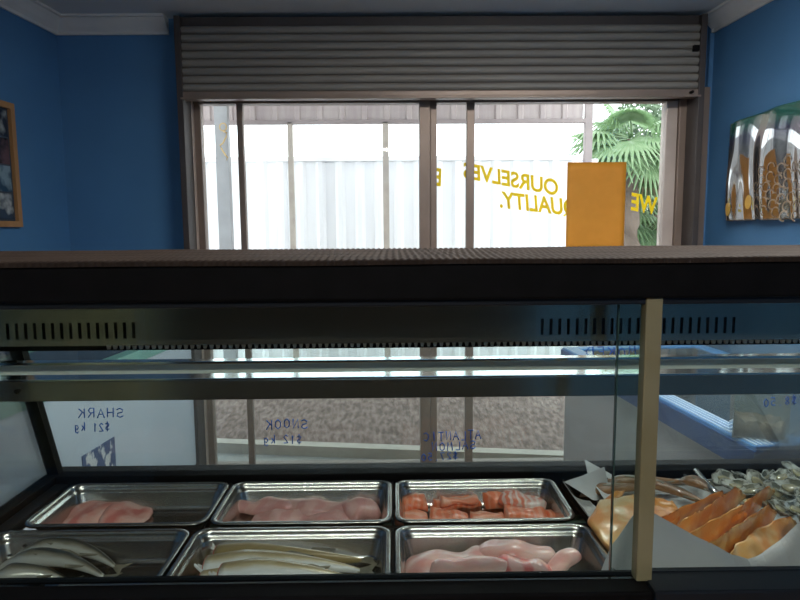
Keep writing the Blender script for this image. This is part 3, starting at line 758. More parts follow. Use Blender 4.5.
# --------------------------------------------------------------- food trays
def rrect(cx, cy, w, d, r, z, n=6):
    pts = []
    for (sx, sy, a0) in ((1, 1, 0), (-1, 1, 90), (-1, -1, 180), (1, -1, 270)):
        for k in range(n + 1):
            a = R(a0 + 90 * k / n); pts.append(Vector((cx + sx * (w / 2 - r) + r * math.cos(a), cy + sy * (d / 2 - r) + r * math.sin(a), z)))
    return pts
def steel_tray(cx, cy, label, w=TW, d=TD, depth=.050):
    m = MB(); rings = []
    for ins, z, r in ((.000, -.005, .017), (-.0005, -.0015, .0175), (.0015, .0, .016), (.006, .0, .013), (.0078, -.0015, .012), (.009, -.006, .012), (.0105, -.011, .012), (.0125, -.0125, .011), (.0135, -.016, .011),
                      (.019, -depth + .012, .013), (.022, -depth + .004, .012), (.029, -depth, .010)):
        rings.append(rrect(0, 0, w - 2 * ins, d - 2 * ins, max(r + .006, .004), z))
    m.rings(rings, cap0=False, cap1=True)
    o = m.build('steel_tray', M['steel'], normals=False); o.location = (cx, cy, ZRIM)
    md = o.modifiers.new('thick', 'SOLIDIFY'); md.thickness = .0009; md.offset = -1
    tag(o, label, 'tray', 'stainless steel food trays')
    return o
T = {}
labs = [('stainless tray at back left holding two pink shark fillets', 'stainless tray at front left holding whole silver fish'),
        ('stainless tray in back row holding long pale pink fillets', 'stainless tray in front row holding brown and white headless fish'),
        ('stainless tray holding orange salmon portions', 'stainless tray in front row holding thick pink skinless fillets')]
for i, x_ in enumerate(TX):
    for j, y_ in enumerate((yr1, yr2)):
        T[(i, j)] = steel_tray(x_[j], y_, labs[i][j], w=(.300, .311)[j])
ZB = ZRIM - .050 + .0015         # tray floor

# ------------------------------------------------------------- fish meats
def loft(path, W, Hh, n=14, flat=.35, seed=0, nz=.0, nzs=40, up=Vector((0, 0, 1)), twist=None, rs=18, endk=.9):
    """body swept along path (list of points, bottom line) with widths W(t), heights H(t)"""
    P = [Vector(p) for p in path]
    def at(t):
        s = t * (len(P) - 1); i = min(int(s), len(P) - 2); f = s - i
        p0 = P[max(i - 1, 0)]; p1 = P[i]; p2 = P[i + 1]; p3 = P[min(i + 2, len(P) - 1)]
        return .5 * ((2 * p1) + (p2 - p0) * f + (2 * p0 - 5 * p1 + 4 * p2 - p3) * f * f + (3 * p1 - p0 - 3 * p2 + p3) * f ** 3)
    rings = []
    for k in range(rs + 1):
        t = k / rs; c = at(t); tg = (at(min(t + .01, 1)) - at(max(t - .01, 0))).normalized()
        sd = tg.cross(up).normalized(); u2 = sd.cross(tg).normalized()
        if twist:
            a_ = twist * t if not callable(twist) else twist(t)
            q = Matrix.Rotation(a_, 3, tg); sd = q @ sd; u2 = q @ u2
        w = max(W(t), .0008); h = max(Hh(t), .0006)
        ring = []
        for i in range(n):
            a = 2 * PI * i / n; ca, sa = math.cos(a), math.sin(a)
            x_ = math.copysign(abs(ca) ** .8, ca) * w / 2; y_ = math.copysign(abs(sa) ** .8, sa) * h / 2 * (flat if sa < 0 else 1)
            p = c + sd * x_ + u2 * (y_ + h / 2 * flat)
            if nz: p += (sd * ca + u2 * sa) * nz * mnoise.noise(p * nzs + Vector((seed * 3.1, seed, 0)))
            ring.append(p)
        rings.append(ring)
    m = MB(); m.rings(rings); return m
def bulge(a=.25, b=.25, p=.6):
    def f(t):
        if t < a: return math.sin(t / a * PI / 2) ** p
        if t > 1 - b: return max(0, math.sin((1 - t) / b * PI / 2)) ** p
        return 1
    return f

M['shark'] = banded('shark_flesh', (.80, .34, .28), (.66, .20, .17), 5, .38, 7, 'X', coat=.35, sub=.15, third=(.82, .50, .43), nb=30)
M['pinkfillet'] = banded('pale_pink_flesh', (.76, .44, .40), (.70, .34, .31), 8, .4, 7, 'X', coat=.3, sub=.15, third=(.60, .28, .26), nb=18)
M['salmon'] = banded('salmon_flesh', (.92, .24, .11), (.93, .36, .22), 26, .34, 5, 'X', coat=.35, sub=.1)
M['salmon2'] = banded('salmon_flesh_pale', (.93, .32, .18), (.95, .46, .32), 18, .34, 6, 'Y', coat=.35, sub=.1)
M['salmon3'] = banded('salmon_streaky', (.86, .24, .14), (.88, .66, .58), 26, .34, 6, 'X', coat=.35, sub=.1, third=(.85, .70, .64), nb=24)
M['flake'] = banded('skinless_flesh', (.86, .52, .47), (.80, .38, .34), 9, .3, 5, 'Y', coat=.5, sub=.25, third=(.88, .66, .61), nb=22)
M['flakered'] = banded('skinless_flesh_red', (.84, .50, .46), (.72, .18, .17), 9, .3, 5, 'X', coat=.5, sub=.25, third=(.84, .58, .54), nb=16)

def food(mb, name, mt, label, cat, group, loc=None):
    vs = [v.co for v in mb.bm.verts]; c = Vector((sum(v.x for v in vs) / len(vs), sum(v.y for v in vs) / len(vs), min(v.z for v in vs)))
    o = mb.build(name, mt, origin=c); tag(o, label, cat, group); return o

def seg(pa, pb, za, zb_=None, mid=None, n=4, bend=0.0):
    """path between two picture points on planes of height za/zb"""
    a = atz(*pa, za); b = atz(*pb, za if zb_ is None else zb_)
    s_ = (b - a).cross(Vector((0, 0, 1))).normalized()
    return [a.lerp(b, k / n) + s_ * bend * math.sin(PI * k / n) for k in range(n + 1)]

# tray 1: two pieces of shark
z_ = ZB + .001
food(loft(seg((62, 521), (116, 519), z_, bend=-.006), lambda t: .085 * bulge(.35, .2, .5)(t), lambda t: .036 * bulge(.5, .2, .6)(t), seed=1, nz=.010, nzs=30), 'fish_fillet', M['shark'],
     'pink shark fillet, left piece in the back left tray', 'fish fillet', 'shark fillets')
food(loft(seg((100, 521), (149, 519), z_ + .002, bend=-.004), lambda t: .085 * bulge(.2, .35, .5)(t), lambda t: .034 * bulge(.2, .7, .7)(t), seed=2, nz=.010, nzs=30), 'fish_fillet', M['shark'],
     'pink shark fillet, right piece in the back left tray', 'fish fillet', 'shark fillets')
# tray 2: three long pale fillets
for i, (pa, pb, w, h, b_, lb) in enumerate([
        ((229, 508), (300, 510), .060, .030, .008, 'leftmost pale pink fillet with a pointed end in the second back tray'),
        ((250, 523), (360, 521), .055, .022, -.004, 'long pale pink fillet nearest the front of the second back tray'),
        ((280, 510), (362, 513), .060, .031, .012, 'middle pale pink fillet lying at the rear of the second back tray'),
        ((345, 521), (376, 512), .060, .034, .0, 'short folded pale pink fillet at right end of the second back tray')]):
    food(loft(seg(pa, pb, z_ + (.002 if i % 2 else 0), bend=b_), lambda t, w=w: w * (.55 + .45 * bulge(.3, .3, .6)(t)) * bulge(.12, .12, .5)(t), lambda t, h=h: h * bulge(.18, .2, .5)(t), seed=10 + i, nz=.013, nzs=30),
         'fish_fillet', M['pinkfillet'], lb, 'fish fillet', 'pale pink fillets')
# tray 3: salmon portions
def portion(c0, c1, w, h, za, seed, mt, label, lift=0.0, taper=.85, tw=0.0, ze=None):
    p = seg(c0, c1, za, ze)
    mb = loft(p, lambda t: w * bulge(.06, .08, .35)(t) * (1 - (1 - taper) * t), lambda t: h * (1 - .25 * t) * bulge(.05, .1, .35)(t), seed=seed, nz=.008, nzs=38, flat=.75, n=16, twist=tw)
    food(mb, 'salmon_portion', mt, label, 'salmon portion', 'raw salmon portions')
portion((397, 511), (428, 507), .045, .030, z_, 1, M['salmon'], 'orange salmon portion with peaked end at the back left corner of its tray', tw=.0, taper=1.2, ze=z_ + .006)
portion((394, 523), (429, 522), .05, .022, z_, 2, M['salmon2'], 'flat salmon portion at front left corner of the salmon tray')
portion((433, 511), (481, 505), .035, .024, z_, 3, M['salmon'], 'long salmon strip lying at the back middle of the tray', taper=1.1)
portion((429, 524), (469, 524), .05, .030, z_, 4, M['salmon'], 'square-cut salmon portion at the front with a striped face', taper=1.0)
portion((470, 524), (505, 523), .045, .025, z_, 5, M['salmon2'], 'low salmon portion in front, right of the square-cut one', taper=1.0)
portion((440, 505), (478, 501), .025, .016, z_ + .02, 12, M['salmon2'], 'thin salmon strip stacked on the long back strip')
portion((487, 509), (513, 500), .042, .032, z_, 6, M['salmon'], 'dark orange salmon piece standing at the back, right of centre', taper=1.0)
portion((502, 502), (545, 512), .052, .026, z_ + .012, 7, M['salmon3'], 'large white-streaked salmon piece on top of the right pile', taper=.9)
portion((504, 523), (547, 523), .062, .036, z_, 8, M['salmon'], 'thick rounded salmon piece in the right front of the tray', taper=.95)
portion((545, 521), (563, 519), .04, .024, z_, 9, M['salmon'], 'smallest salmon piece at the far right of the tray', taper=.8)

# whole fish --------------------------------------------------------------
def fishmat(name, back, belly, side, zb0=.35, zb1=.65, rough=.28, metal=.25):
    m_ = mat(name, back, rough, metal=metal, coat=.5)
    nt = m_.node_tree; b_ = nt.nodes[m_['bsdf']]
    tc = nt.nodes.new('ShaderNodeTexCoord'); at_ = nt.nodes.new('ShaderNodeAttribute'); at_.attribute_name = 'flank'
    mr = nt.nodes.new('ShaderNodeMapRange'); mr.inputs[1].default_value = -1; mr.inputs[2].default_value = 1; nt.links.new(at_.outputs['Fac'], mr.inputs[0])
    mp_ = nt.nodes.new('ShaderNodeMapping'); mp_.inputs['Scale'].default_value = (.3, 1, 1); nt.links.new(tc.outputs['Object'], mp_.inputs[0])
    n = nt.nodes.new('ShaderNodeTexNoise'); n.inputs['Scale'].default_value = 85; n.inputs['Detail'].default_value = 5; nt.links.new(mp_.outputs[0], n.inputs['Vector'])
    ma = nt.nodes.new('ShaderNodeMath'); ma.operation = 'MULTIPLY_ADD'; ma.inputs[1].default_value = .30; nt.links.new(n.outputs['Fac'], ma.inputs[0]); nt.links.new(mr.outputs[0], ma.inputs[2])
    r = nt.nodes.new('ShaderNodeValToRGB'); cr = r.color_ramp
    cr.elements[0].position = zb0; cr.elements[0].color = (*belly, 1); cr.elements[1].position = zb1 + .15; cr.elements[1].color = (*back, 1)
    e = cr.elements.new((zb0 + zb1) / 2 + .08); e.color = (*side, 1)
    nt.links.new(ma.outputs[0], r.inputs[0]); nt.links.new(r.outputs[0], b_.inputs['Base Color'])
    v = nt.nodes.new('ShaderNodeTexVoronoi'); v.inputs['Scale'].default_value = 260; nt.links.new(tc.outputs['Object'], v.inputs['Vector'])
    bp = nt.nodes.new('ShaderNodeBump'); bp.inputs['Strength'].default_value = .15; bp.inputs['Distance'].default_value = .001
    nt.links.new(v.outputs['Distance'], bp.inputs['Height']); nt.links.new(bp.outputs[0], b_.inputs['Normal'])
    return m_
M['silver'] = fishmat('silver_fish_skin', (.06, .065, .055), (.66, .66, .60), (.30, .27, .20), zb0=.28, zb1=.50, metal=.3)
M['whiting'] = fishmat('whiting_skin', (.36, .27, .12), (.92, .93, .92), (.62, .52, .32), zb0=.30, zb1=.52, metal=.05)
M['fin'] = mat('fish_fin', (.16, .15, .11), .4, col2=(.30, .27, .20), nscale=60)
M['eye'] = mat('fish_eye', (.01, .01, .01), .05, coat=1)
M['eyering'] = mat('fish_eye_ring', (.55, .5, .35), .2, metal=.4)
M['gut'] = mat('raw_red_flesh', (.42, .07, .05), .3, col2=(.75, .35, .28), nscale=60, coat=.4)
M['flap'] = mat('white_belly_skin', (.82, .82, .80), .3, coat=.3)
def fish(a, b, ht, th, mt, label, group, head=True, bend=.0, lift=0.0, rot=0.0, tail=True, name='whole_fish', flip=False):
    """fish lying on its side from a (head end) to b (tail end); built along +X locally, back towards +Y"""
    a = Vector(a); b = Vector(b); L = (b - a).length
    root = empty(name, a); d = b - a
    root.rotation_euler = Euler((rot, -math.atan2(d.z, math.hypot(d.x, d.y)), math.atan2(d.y, d.x)))
    tag(root, label, 'fish', group)
    if flip: root.scale = (1, -1, 1)
    def cen(t): return Vector((L * t, bend * math.sin(PI * t), lift * math.sin(PI * t)))
    m = MB(); rings = []; ns = 24; n = 16
    for k in range(ns + 1):
        t = k / ns * .9
        s = t / .9
        if head: prof = (min(1, .16 + 1.0 * (s / .3) ** .62) if s < .3 else 1.0 - (s - .3) ** 1.15 * 1.28)
        else: prof = (.92 + .08 * min(1, s / .2)) if s < .25 else 1.0 - (s - .25) ** 1.15 * 1.2
        prof = max(prof, .13)
        if k == 0 and head: prof = .08
        c = cen(t); h_ = ht * prof; w_ = th * (prof ** .8)
        rings.append([c + Vector((0, math.cos(x) * h_ / 2, w_ / 2 + math.sin(x) * w_ / 2)) for x in [2 * PI * i / n for i in range(n)]])
    m.rings(rings)
    lay = m.bm.verts.layers.float.new('flank')
    for q, v in enumerate(m.bm.verts): v[lay] = math.cos(2 * PI * (q % n) / n)
    body = m.build('body', mt, root)
    def fin(pts, nm='fin', mtl=None):
        mm = MB(); mm.prism([Vector(p) for p in pts], (0, 0, .0012)); mm.build(nm, mtl or M['fin'], root)
    if tail:
        c0 = cen(.88); zc = th * .08
        dy = cen(.95).y - c0.y
        fin([c0 + Vector((0, ht * .07, zc)), c0 + Vector((L * .06, ht * .22 + dy, zc)), c0 + Vector((L * .125, ht * .42 + dy, zc)), c0 + Vector((L * .09, dy + .0, zc)),
             c0 + Vector((L * .125, -ht * .40 + dy, zc)), c0 + Vector((L * .06, -ht * .2 + dy, zc)), c0 + Vector((0, -ht * .07, zc))], 'tail_fin')
    def yb(t):
        return cen(t)
    c1, c2 = cen(.36), cen(.62)
    fin([c1 + Vector((0, ht * .44, th * .45)), c1 + Vector((L * .03, ht * .66, th * .45)), c1 + Vector((L * .12, ht * .60, th * .45)), c2 + Vector((0, ht * .36, th * .38))], 'dorsal_fin')
    c3 = cen(.58)
    fin([c3 + Vector((0, -ht * .34, th * .4)), c3 + Vector((L * .03, -ht * .52, th * .4)), c3 + Vector((L * .14, -ht * .30, th * .35)), c3 + Vector((L * .15, -ht * .2, th * .35))], 'anal_fin')
    if head:
        e = cen(.07); mm = MB(); g = bmesh.new(); bmesh.ops.create_uvsphere(g, u_segments=12, v_segments=8, radius=ht * .085); bmesh.ops.scale(g, vec=(1, 1, .5), verts=g.verts)
        bmesh.ops.translate(g, vec=e + Vector((0, ht * .10, th * .80)), verts=g.verts); mm.add(g); mm.build('eye', M['eye'], root)
        p = cen(.24); fin([p + Vector((0, -ht * .08, th * .96)), p + Vector((L * .10, -ht * .02, th * .93)), p + Vector((L * .09, -ht * .22, th * .90)), p + Vector((.0, -ht * .14, th * .95))], 'pectoral_fin')
    else:
        mm = MB(); rr = []
        for s_ in (1.0, .6, .1):
            rr.append([cen(0) + Vector((-.0015 + (1 - s_) * .008, math.cos(x) * ht * .45 * s_, th / 2 + math.sin(x) * th * .42 * s_)) for x in [2 * PI * i / 14 for i in range(14)]])
        mm.rings(rr, cap0=False); mm.build('cut_end', M['gut'], root)
        mm = MB(); mm.grid(lambda u, v: cen(0) + Vector((-.016 * v + .006, -ht * .5 + ht * .36 * u, th * .45 + .018 * v * (1 - u * .5) + .004 * math.sin(u * 7))), 8, 6); fp = mm.build('belly_flap', M['flap'], root)
        md = fp.modifiers.new('t', 'SOLIDIFY'); md.thickness = .0012
    return root
# front left tray: silver fish, heads out of the frame to the left
zf_ = ZB + .001
for i, (pa, pb, zo, b_, lb) in enumerate([
        ((-60, 588), (78, 586), 0.0, .006, 'silver whole fish nearest the front of the left tray'),
        ((-55, 572), (114, 584), .010, .016, 'shiny silver fish with bright flank across the middle of the left tray'),
        ((-35, 562), (124, 574), .006, .022, 'dark silver fish arched behind the shiny one in the left tray'),
        ((-30, 554), (112, 562), .001, .016, 'silver whole fish furthest back in the left tray')]):
    a = atz(*pa, zf_ + zo); b = atz(*pb, zf_ + zo)
    a.x = max(a.x, TX[0][1] - TW / 2 + .032); lim = yr2 - TD / 2 + .030
    a.y = max(a.y, lim); b.y = max(b.y, lim)
    fish(a, b, .040, .026, M['silver'], lb, 'silver fish in the front left tray', head=True, bend=b_, lift=.010)
for i, (pa, pb, zo, b_, lb, rt) in enumerate([
        ((214, 566), (384, 562), 0.000, .012, 'headless white-bellied fish furthest back in its tray', .2),
        ((206, 578), (386, 574), .010, .004, 'headless brown-backed fish lying across the middle of its tray', .9),
        ((198, 592), (372, 590), 0.002, .004, 'headless fish closest to the front of its tray, mostly hidden', .1),
        ((222, 586), (388, 586), .012, .002, 'headless fish with yellow-brown back on the front of the pile', .7)]):
    a = atz(*pa, zf_ + zo); b = atz(*pb, zf_ + zo)
    lim = yr2 - TD / 2 + .032; a.y = max(a.y, lim + .004 * i); b.y = max(b.y, lim + .004 * i)
    a.x = max(a.x, TX[1][1] - TW / 2 + .036); b.x = min(b.x, TX[1][1] + TW / 2 - .018)
    fish(a, b, .050, .034, M['whiting'], lb, 'headless fish in the front middle tray', head=False, bend=b_, lift=.006, name='headless_fish', flip=i == 0)
# front right tray: thick pink skinless fillets
for i, (pa, pb, w, h, b_, zo, mt, ze, lb) in enumerate([
        ((403, 574), (505, 566), .070, .046, .010, .0, M['flake'], 0, 'long pink skinless fillet at the left of its tray'),
        ((440, 590), (565, 588), .060, .040, .004, .004, M['flake'], 0, 'pale pink fillet lying along the front of its tray'),
        ((474, 553), (556, 562), .050, .036, .006, .018, M['flake'], -.008, 'rounded pink fillet on top at the back of its tray'),
        ((430, 580), (520, 578), .046, .030, .010, .022, M['flake'], 0, 'pink fillet draped over the left fillet'),
        ((494, 580), (556, 578), .060, .036, .0, .014, M['flakered'], 0, 'pink fillet with a blood red end at front right'),
        ((546, 586), (576, 552), .034, .024, .0, .004, M['flake'], .030, 'narrow pink fillet tip pointing up at the right end')]):
    lim = yr2 - TD / 2 + .045
    p = seg(pa, (pb[0], pb[1]), zf_ + zo + .013, zf_ + zo + .013 + ze, bend=b_)
    for q in p: q.y = max(q.y, lim)
    food(loft(p, lambda t, w=w: w * bulge(.28, .3, .6)(t), lambda t, h=h: h * bulge(.25, .3, .6)(t), seed=30 + i, nz=.012, nzs=24, rs=22, n=18), 'skinless_fillet', mt, lb, 'fish fillet', 'thick pink skinless fillets')

# ---------------------------------------------- right section: smoked fish
M['smoked'] = banded('smoked_orange_flesh', (.80, .30, .06), (.84, .38, .11), 3, .33, 5, 'Y', coat=.4, sub=.03, third=(.60, .17, .035), nb=34)
M['smoked2'] = banded('smoked_golden_flesh', (.82, .36, .09), (.68, .24, .05), 3, .33, 6, 'Y', coat=.45, sub=.03, third=(.86, .50, .20), nb=40)
M['smokedskin'] = banded('smoked_pale_flesh', (.84, .44, .15), (.80, .32, .08), 4, .38, 7, 'Y', coat=.25, sub=.06, third=(.86, .62, .34), nb=26)
M['kipper'] = mat('smoked_whole_skin', (.10, .055, .025), .35, col2=(.40, .21, .10), nscale=30, ndetail=6, bump=.5, bscale=90, coat=.4, stretch=(.35, 1, 1), lo=.4, hi=.62)
ZP = .925                     # paper lining the right section
# steel pan under the paper, and the raised divider
pan = MB(); pcx, pcy = .56, (YS + YFb) / 2 + .01
rings = []
for ins, z, r in ((0, -.004, .014), (.002, 0, .013), (.008, 0, .012), (.010, -.006, .012), (.016, -.05, .012), (.024, -.056, .010)):
    rings.append(rrect(0, 0, .44 - 2 * ins, .385 - 2 * ins, r + .004, z))
pan.rings(rings, cap0=False, cap1=True); o = pan.build('steel_tray', M['steel'], normals=False); o.location = (.575, pcy - .005, ZRIM - .006)
md = o.modifiers.new('t', 'SOLIDIFY'); md.thickness = .001
tag(o, 'wide shallow tray under the paper of smoked fish at right', 'tray', 'stainless steel food trays')
a = atz(696, 471, .962); b = atz(722, 502, .962)
m = MB(); m.tube([a + Vector((0, .0, 0)), b], .0055, 10); m.box(-.0, .0001, 0, .0001, 0, .0001)
dv = m.build('divider_rod', M['steel']); tag(dv, 'short steel divider rod between smoked fish and oysters', 'rod')

def paper_sheet(name, fn, nu, nv, mt, label, crease=.004, seed=0, sc=14):
    def g(u, v):
        p = fn(u, v); q = p * sc + Vector((seed, 0, 0))
        c = abs(mnoise.noise(q)) * 2 - .5
        return p + Vector((0, .3, 1)) * crease * c
    m = MB(); m.grid(g, nu, nv, smooth=False); o = m.build(name, mt, normals=False)
    md = o.modifiers.new('t', 'SOLIDIFY'); md.thickness = .0006
    tag(o, label, 'paper', 'sheets of wrapping paper'); return o
# lining sheet: floor of the pile, turned up at the left
def lining(u, v):
    y = .80 + .335 * v; e0 = atz(578 + (1 - v) * 60, 478 + (1 - v) * 90, .955).x
    x0 = e0 + .018; x = x0 + (1.05 - x0) * u
    z = ZP - .002
    if u < .10: z += (.10 - u) / .10 * .040; x = x0 - .018 + (x - x0 + .018)
    if v > .92: z += (v - .92) * .25
    return Vector((x, y, z))
paper_sheet('paper_sheet', lining, 60, 30, M['whitepaper'], 'white paper lining under the smoked fish, turned up at left', .004, 2)
# folded flap at the back left corner
fa = aty(564, 482, 1.02); fb = aty(604, 467, 1.10); fc = aty(592, 500, 1.015); fd = aty(612, 500, 1.09)
def flap(u, v):
    return (fa.lerp(fb, u)).lerp(fc.lerp(fd, u), v)
paper_sheet('paper_sheet', flap, 12, 10, M['whitepaper'], 'folded white paper corner standing behind the smoked fish', .002, 5)
ra = aty(563, 482, 1.02); rb_ = aty(601, 500, .97); rc = aty(620, 560, .83); 
def ledge(u, v):
    a_ = aty(563 + 62 * u, 481 + 84 * u, 1.03 - .21 * u); b_2 = aty(590 + 55 * u - 12 * u * u, 500 + 62 * u, 1.03 - .20 * u)
    return a_.lerp(b_2, v) + Vector((0, 0, -.012 * math.sin(v * PI)))
paper_sheet('paper_sheet', ledge, 20, 8, M['whitepaper'], 'crumpled white paper edge running beside the salmon tray', .004, 8, 22)
# standing front sheet, folded back on itself
YP = .815
top_line = [(598, 578), (612, 545), (640, 505), (668, 520), (700, 538), (732, 554), (748, 559), (762, 553), (780, 540), (800, 520), (830, 505)]
def front_sheet(u, v):
    s = u * (len(top_line) - 1); i = min(int(s), len(top_line) - 2); f = s - i
    px_ = top_line[i][0] * (1 - f) + top_line[i + 1][0] * f; py_ = top_line[i][1] * (1 - f) + top_line[i + 1][1] * f
    y = YP + .012 * math.sin(u * 9) + .02 * v
    tp_ = aty(px_, py_, y + 0.0); bt = Vector((tp_.x + .0, YP - .035, .925))
    return bt.lerp(tp_, v)
paper_sheet('paper_sheet', front_sheet, 50, 12, M['paper'], 'grey wrapping paper standing up in front of the smoked fillets', .0025, 11, 16)

def smoked(pa, pb, za, zb2, w, h, mt, seed, label, bend=0, prof=(.15, .15), tw=0, name='smoked_fillet', flat=.6, nz=.005):
    p = seg(pa, pb, za, zb2, bend=bend)
    food(loft(p, lambda t: w * bulge(prof[0], prof[1], .55)(t), lambda t: h * bulge(.15, .15, .5)(t), seed=seed, nz=nz, nzs=32, flat=flat, rs=24, n=18, twist=tw), name, mt, label, 'smoked fish', 'smoked fish fillets')
# whole smoked fish across the back
for (pa, pb, zo, ht, lb) in [((580, 497), (668, 489), .944, .034, 'brown smoked whole fish at the back left of the pile'),
                             ((638, 484), (722, 512), .950, .030, 'slim smoked whole fish with tail towards the oysters'),
                             ((600, 487), (700, 484), .943, .032, 'smoked whole fish lying furthest back under the case glass'),
                             ((680, 482), (728, 500), .952, .036, 'short brown smoked fish beside the steel divider rod')]:
    fish(atz(*pa, zo), atz(*pb, zo), ht, .018, M['kipper'], lb, 'whole smoked fish', head=True, bend=.003, lift=.002)
# planks: flat slabs with crisp edges, given by the two ends of their length
def slab(pts_a, pts_b, za, zb2, th, mt, seed, label, name='smoked_fillet', nz=.0045, edge=.3):
    """pts_a / pts_b: picture points of the two long edges (same count); the slab spans between them"""
    n_ = len(pts_a); 
    def L(pts, t, z):
        s_ = t * (n_ - 1); i_ = min(int(s_), n_ - 2); f = s_ - i_
        return atz(pts[i_][0] * (1 - f) + pts[i_ + 1][0] * f, pts[i_][1] * (1 - f) + pts[i_ + 1][1] * f, z)
    NU, NV = 26, 10
    m = MB(); top = []; bot = []
    for a_ in range(NU + 1):
        t = a_ / NU; r1 = []; r2 = []
        for b_ in range(NV + 1):
            v = b_ / NV
            z0_ = za[0] + (za[1] - za[0]) * t; z1_ = zb2[0] + (zb2[1] - zb2[0]) * t
            p = L(pts_a, t, z0_).lerp(L(pts_b, t, z1_), v)
            e = min(1, (min(v, 1 - v) * 2 / edge)) ** .5 if v not in (0, 1) else 0
            g_ = min(1, min(t, 1 - t) / .07) ** .5
            d_ = mnoise.noise(p * 38 + Vector((seed * 2.3, 0, 0))) * nz + mnoise.noise(p * 110 + Vector((seed, 0, 0))) * nz * .45
            q = p + Vector((mnoise.noise(p * 50), mnoise.noise(p * 50 + Vector((9, 9, 9))), 0)) * nz * .9
            r1.append(m.bm.verts.new(q + Vector((0, 0, d_ * e))))
            r2.append(m.bm.verts.new(q + Vector((0, .002, -.0015 - th * (.35 + .65 * e * g_)))))
        top.append(r1); bot.append(r2)
    def face(a, mi=0):
        f = m.bm.faces.new(a); f.smooth = True
    for a_ in range(NU):
        for b_ in range(NV):
            face([top[a_][b_], top[a_ + 1][b_], top[a_ + 1][b_ + 1], top[a_][b_ + 1]]); face([bot[a_][b_ + 1], bot[a_ + 1][b_ + 1], bot[a_ + 1][b_], bot[a_][b_]])
        face([top[a_][0], bot[a_][0], bot[a_ + 1][0], top[a_ + 1][0]]); face([top[a_][NV], top[a_ + 1][NV], bot[a_ + 1][NV], bot[a_][NV]])
    for b_ in range(NV):
        face([top[0][b_], top[0][b_ + 1], bot[0][b_ + 1], bot[0][b_]]); face([top[NU][b_], bot[NU][b_], bot[NU][b_ + 1], top[NU][b_ + 1]])
    food(m, name, mt, label, 'smoked fish', 'smoked fish fillets')
slab([(608, 545), (588, 520), (600, 500)], [(630, 556), (642, 520), (634, 494)], (.955, .975), (.955, .985), .014, M['smokedskin'], 3, 'broad golden smoked fillet leaning at the left of the pile', edge=.2)
slab([(590, 520), (598, 503), (612, 492)], [(602, 524), (612, 506), (626, 490)], (.950, .972), (.956, .968), .014, M['smoked'], 4, 'orange smoked fillet edge showing under the broad one')
slab([(655, 538), (640, 512), (655, 498)], [(676, 530), (680, 512), (672, 500)], (.955, .98), (.955, .978), .018, M['smoked'], 5, 'orange smoked portion with creased surface behind the door profile', nz=.006)
slab([(640, 527), (680, 508), (722, 490)], [(650, 533), (690, 514), (724, 496)], (.970, .992), (.950, .966), .010, M['smoked'], 6, 'thin smoked strip at the back of the leaning strips')
slab([(660, 533), (700, 510), (736, 486)], [(674, 546), (712, 522), (746, 496)], (.978, 1.004), (.950, .972), .012, M['smoked2'], 7, 'upper smoked strip with a blunt square end')
slab([(682, 536), (735, 508), (768, 486)], [(692, 556), (742, 524), (774, 491)], (.984, 1.012), (.948, .982), .012, M['smoked2'], 8, 'longest smoked strip reaching up to the oysters')
slab([(706, 528), (724, 515), (744, 509)], [(714, 536), (730, 522), (748, 514)], (.982, .992), (.966, .978), .010, M['smoked'], 9, 'short curled smoked strip between two long strips', nz=.006)
slab([(700, 548), (736, 526), (768, 505)], [(712, 566), (750, 540), (778, 513)], (.976, 1.000), (.944, .970), .012, M['smoked2'], 10, 'golden smoked strip in front of the longest strip')
slab([(728, 552), (758, 528), (790, 516)], [(738, 570), (776, 552), (798, 524)], (.964, .982), (.940, .956), .012, M['smokedskin'], 11, 'broad pale smoked fillet nearest the front paper')
slab([(718, 553), (732, 550), (748, 551)], [(722, 560), (736, 560), (750, 558)], (.950, .950), (.944, .944), .010, M['smoked'], 12, 'small smoked scrap low in the front paper fold')

# oysters
M['oyster'] = mat('oyster_shell', (.10, .10, .075), .5, col2=(.66, .68, .62), nscale=55, ndetail=6, bump=1, bscale=90, coat=.5, lo=.42, hi=.6)
M['oyster_in'] = mat('oyster_nacre', (.80, .82, .76), .15, col2=(.22, .23, .18), nscale=50, ndetail=5, coat=1, bump=.5, bscale=60, lo=.45, hi=.62)
M['oyster_meat'] = mat('oyster_meat', (.55, .50, .30), .15, col2=(.34, .33, .28), nscale=50, coat=1)
def oyster(seed, name='oyster'):
    rnd = random.Random(seed)
    root = empty(name)
    def sh(r, a): return r * (1 + .10 * math.sin(3 * a + seed) + .06 * math.sin(7 * a + seed * 2)) * (1 if math.cos(a) > 0 else 1)
    m = MB(); rings = []
    for (rr, z) in ((.004, .0), (.014, .002), (.021, .007), (.026, .012), (.0275, .0135), (.0255, .0135), (.023, .012)):
        rings.append([Vector((sh(rr, a) * math.cos(a) * 1.35, sh(rr, a) * math.sin(a) * .9, z + .0022 * math.sin(5 * a + rr * 300 + seed))) for a in [2 * PI * k / 28 for k in range(28)]])
    m.rings(rings, cap0=True, cap1=False, smooth=True); m.build('shell', M['oyster'], root)
    m = MB(); rings = []
    for (rr, z) in ((.0245, .0128), (.019, .009), (.010, .006), (.002, .0055)):
        rings.append([Vector((sh(rr, a) * math.cos(a) * 1.35, sh(rr, a) * math.sin(a) * .9, z)) for a in [2 * PI * k / 28 for k in range(28)]])
    m.rings(rings, cap0=False, cap1=True); m.build('inner_shell', M['oyster_in'], root, normals=False)
    m = MB(); rings = []
    for k in range(7):
        ph = PI * k / 6; rings.append([Vector((math.cos(a) * .018 * math.sin(ph) * (1 + .12 * math.sin(3 * a)), math.sin(a) * .011 * math.sin(ph) * (1 + .15 * math.sin(4 * a + 1)), .0095 - .0035 * math.cos(ph))) for a in [2 * PI * j / 16 for j in range(16)]])
    m.rings(rings); m.build('meat', M['oyster_meat'], root)
    return root
protos = []
spots = []
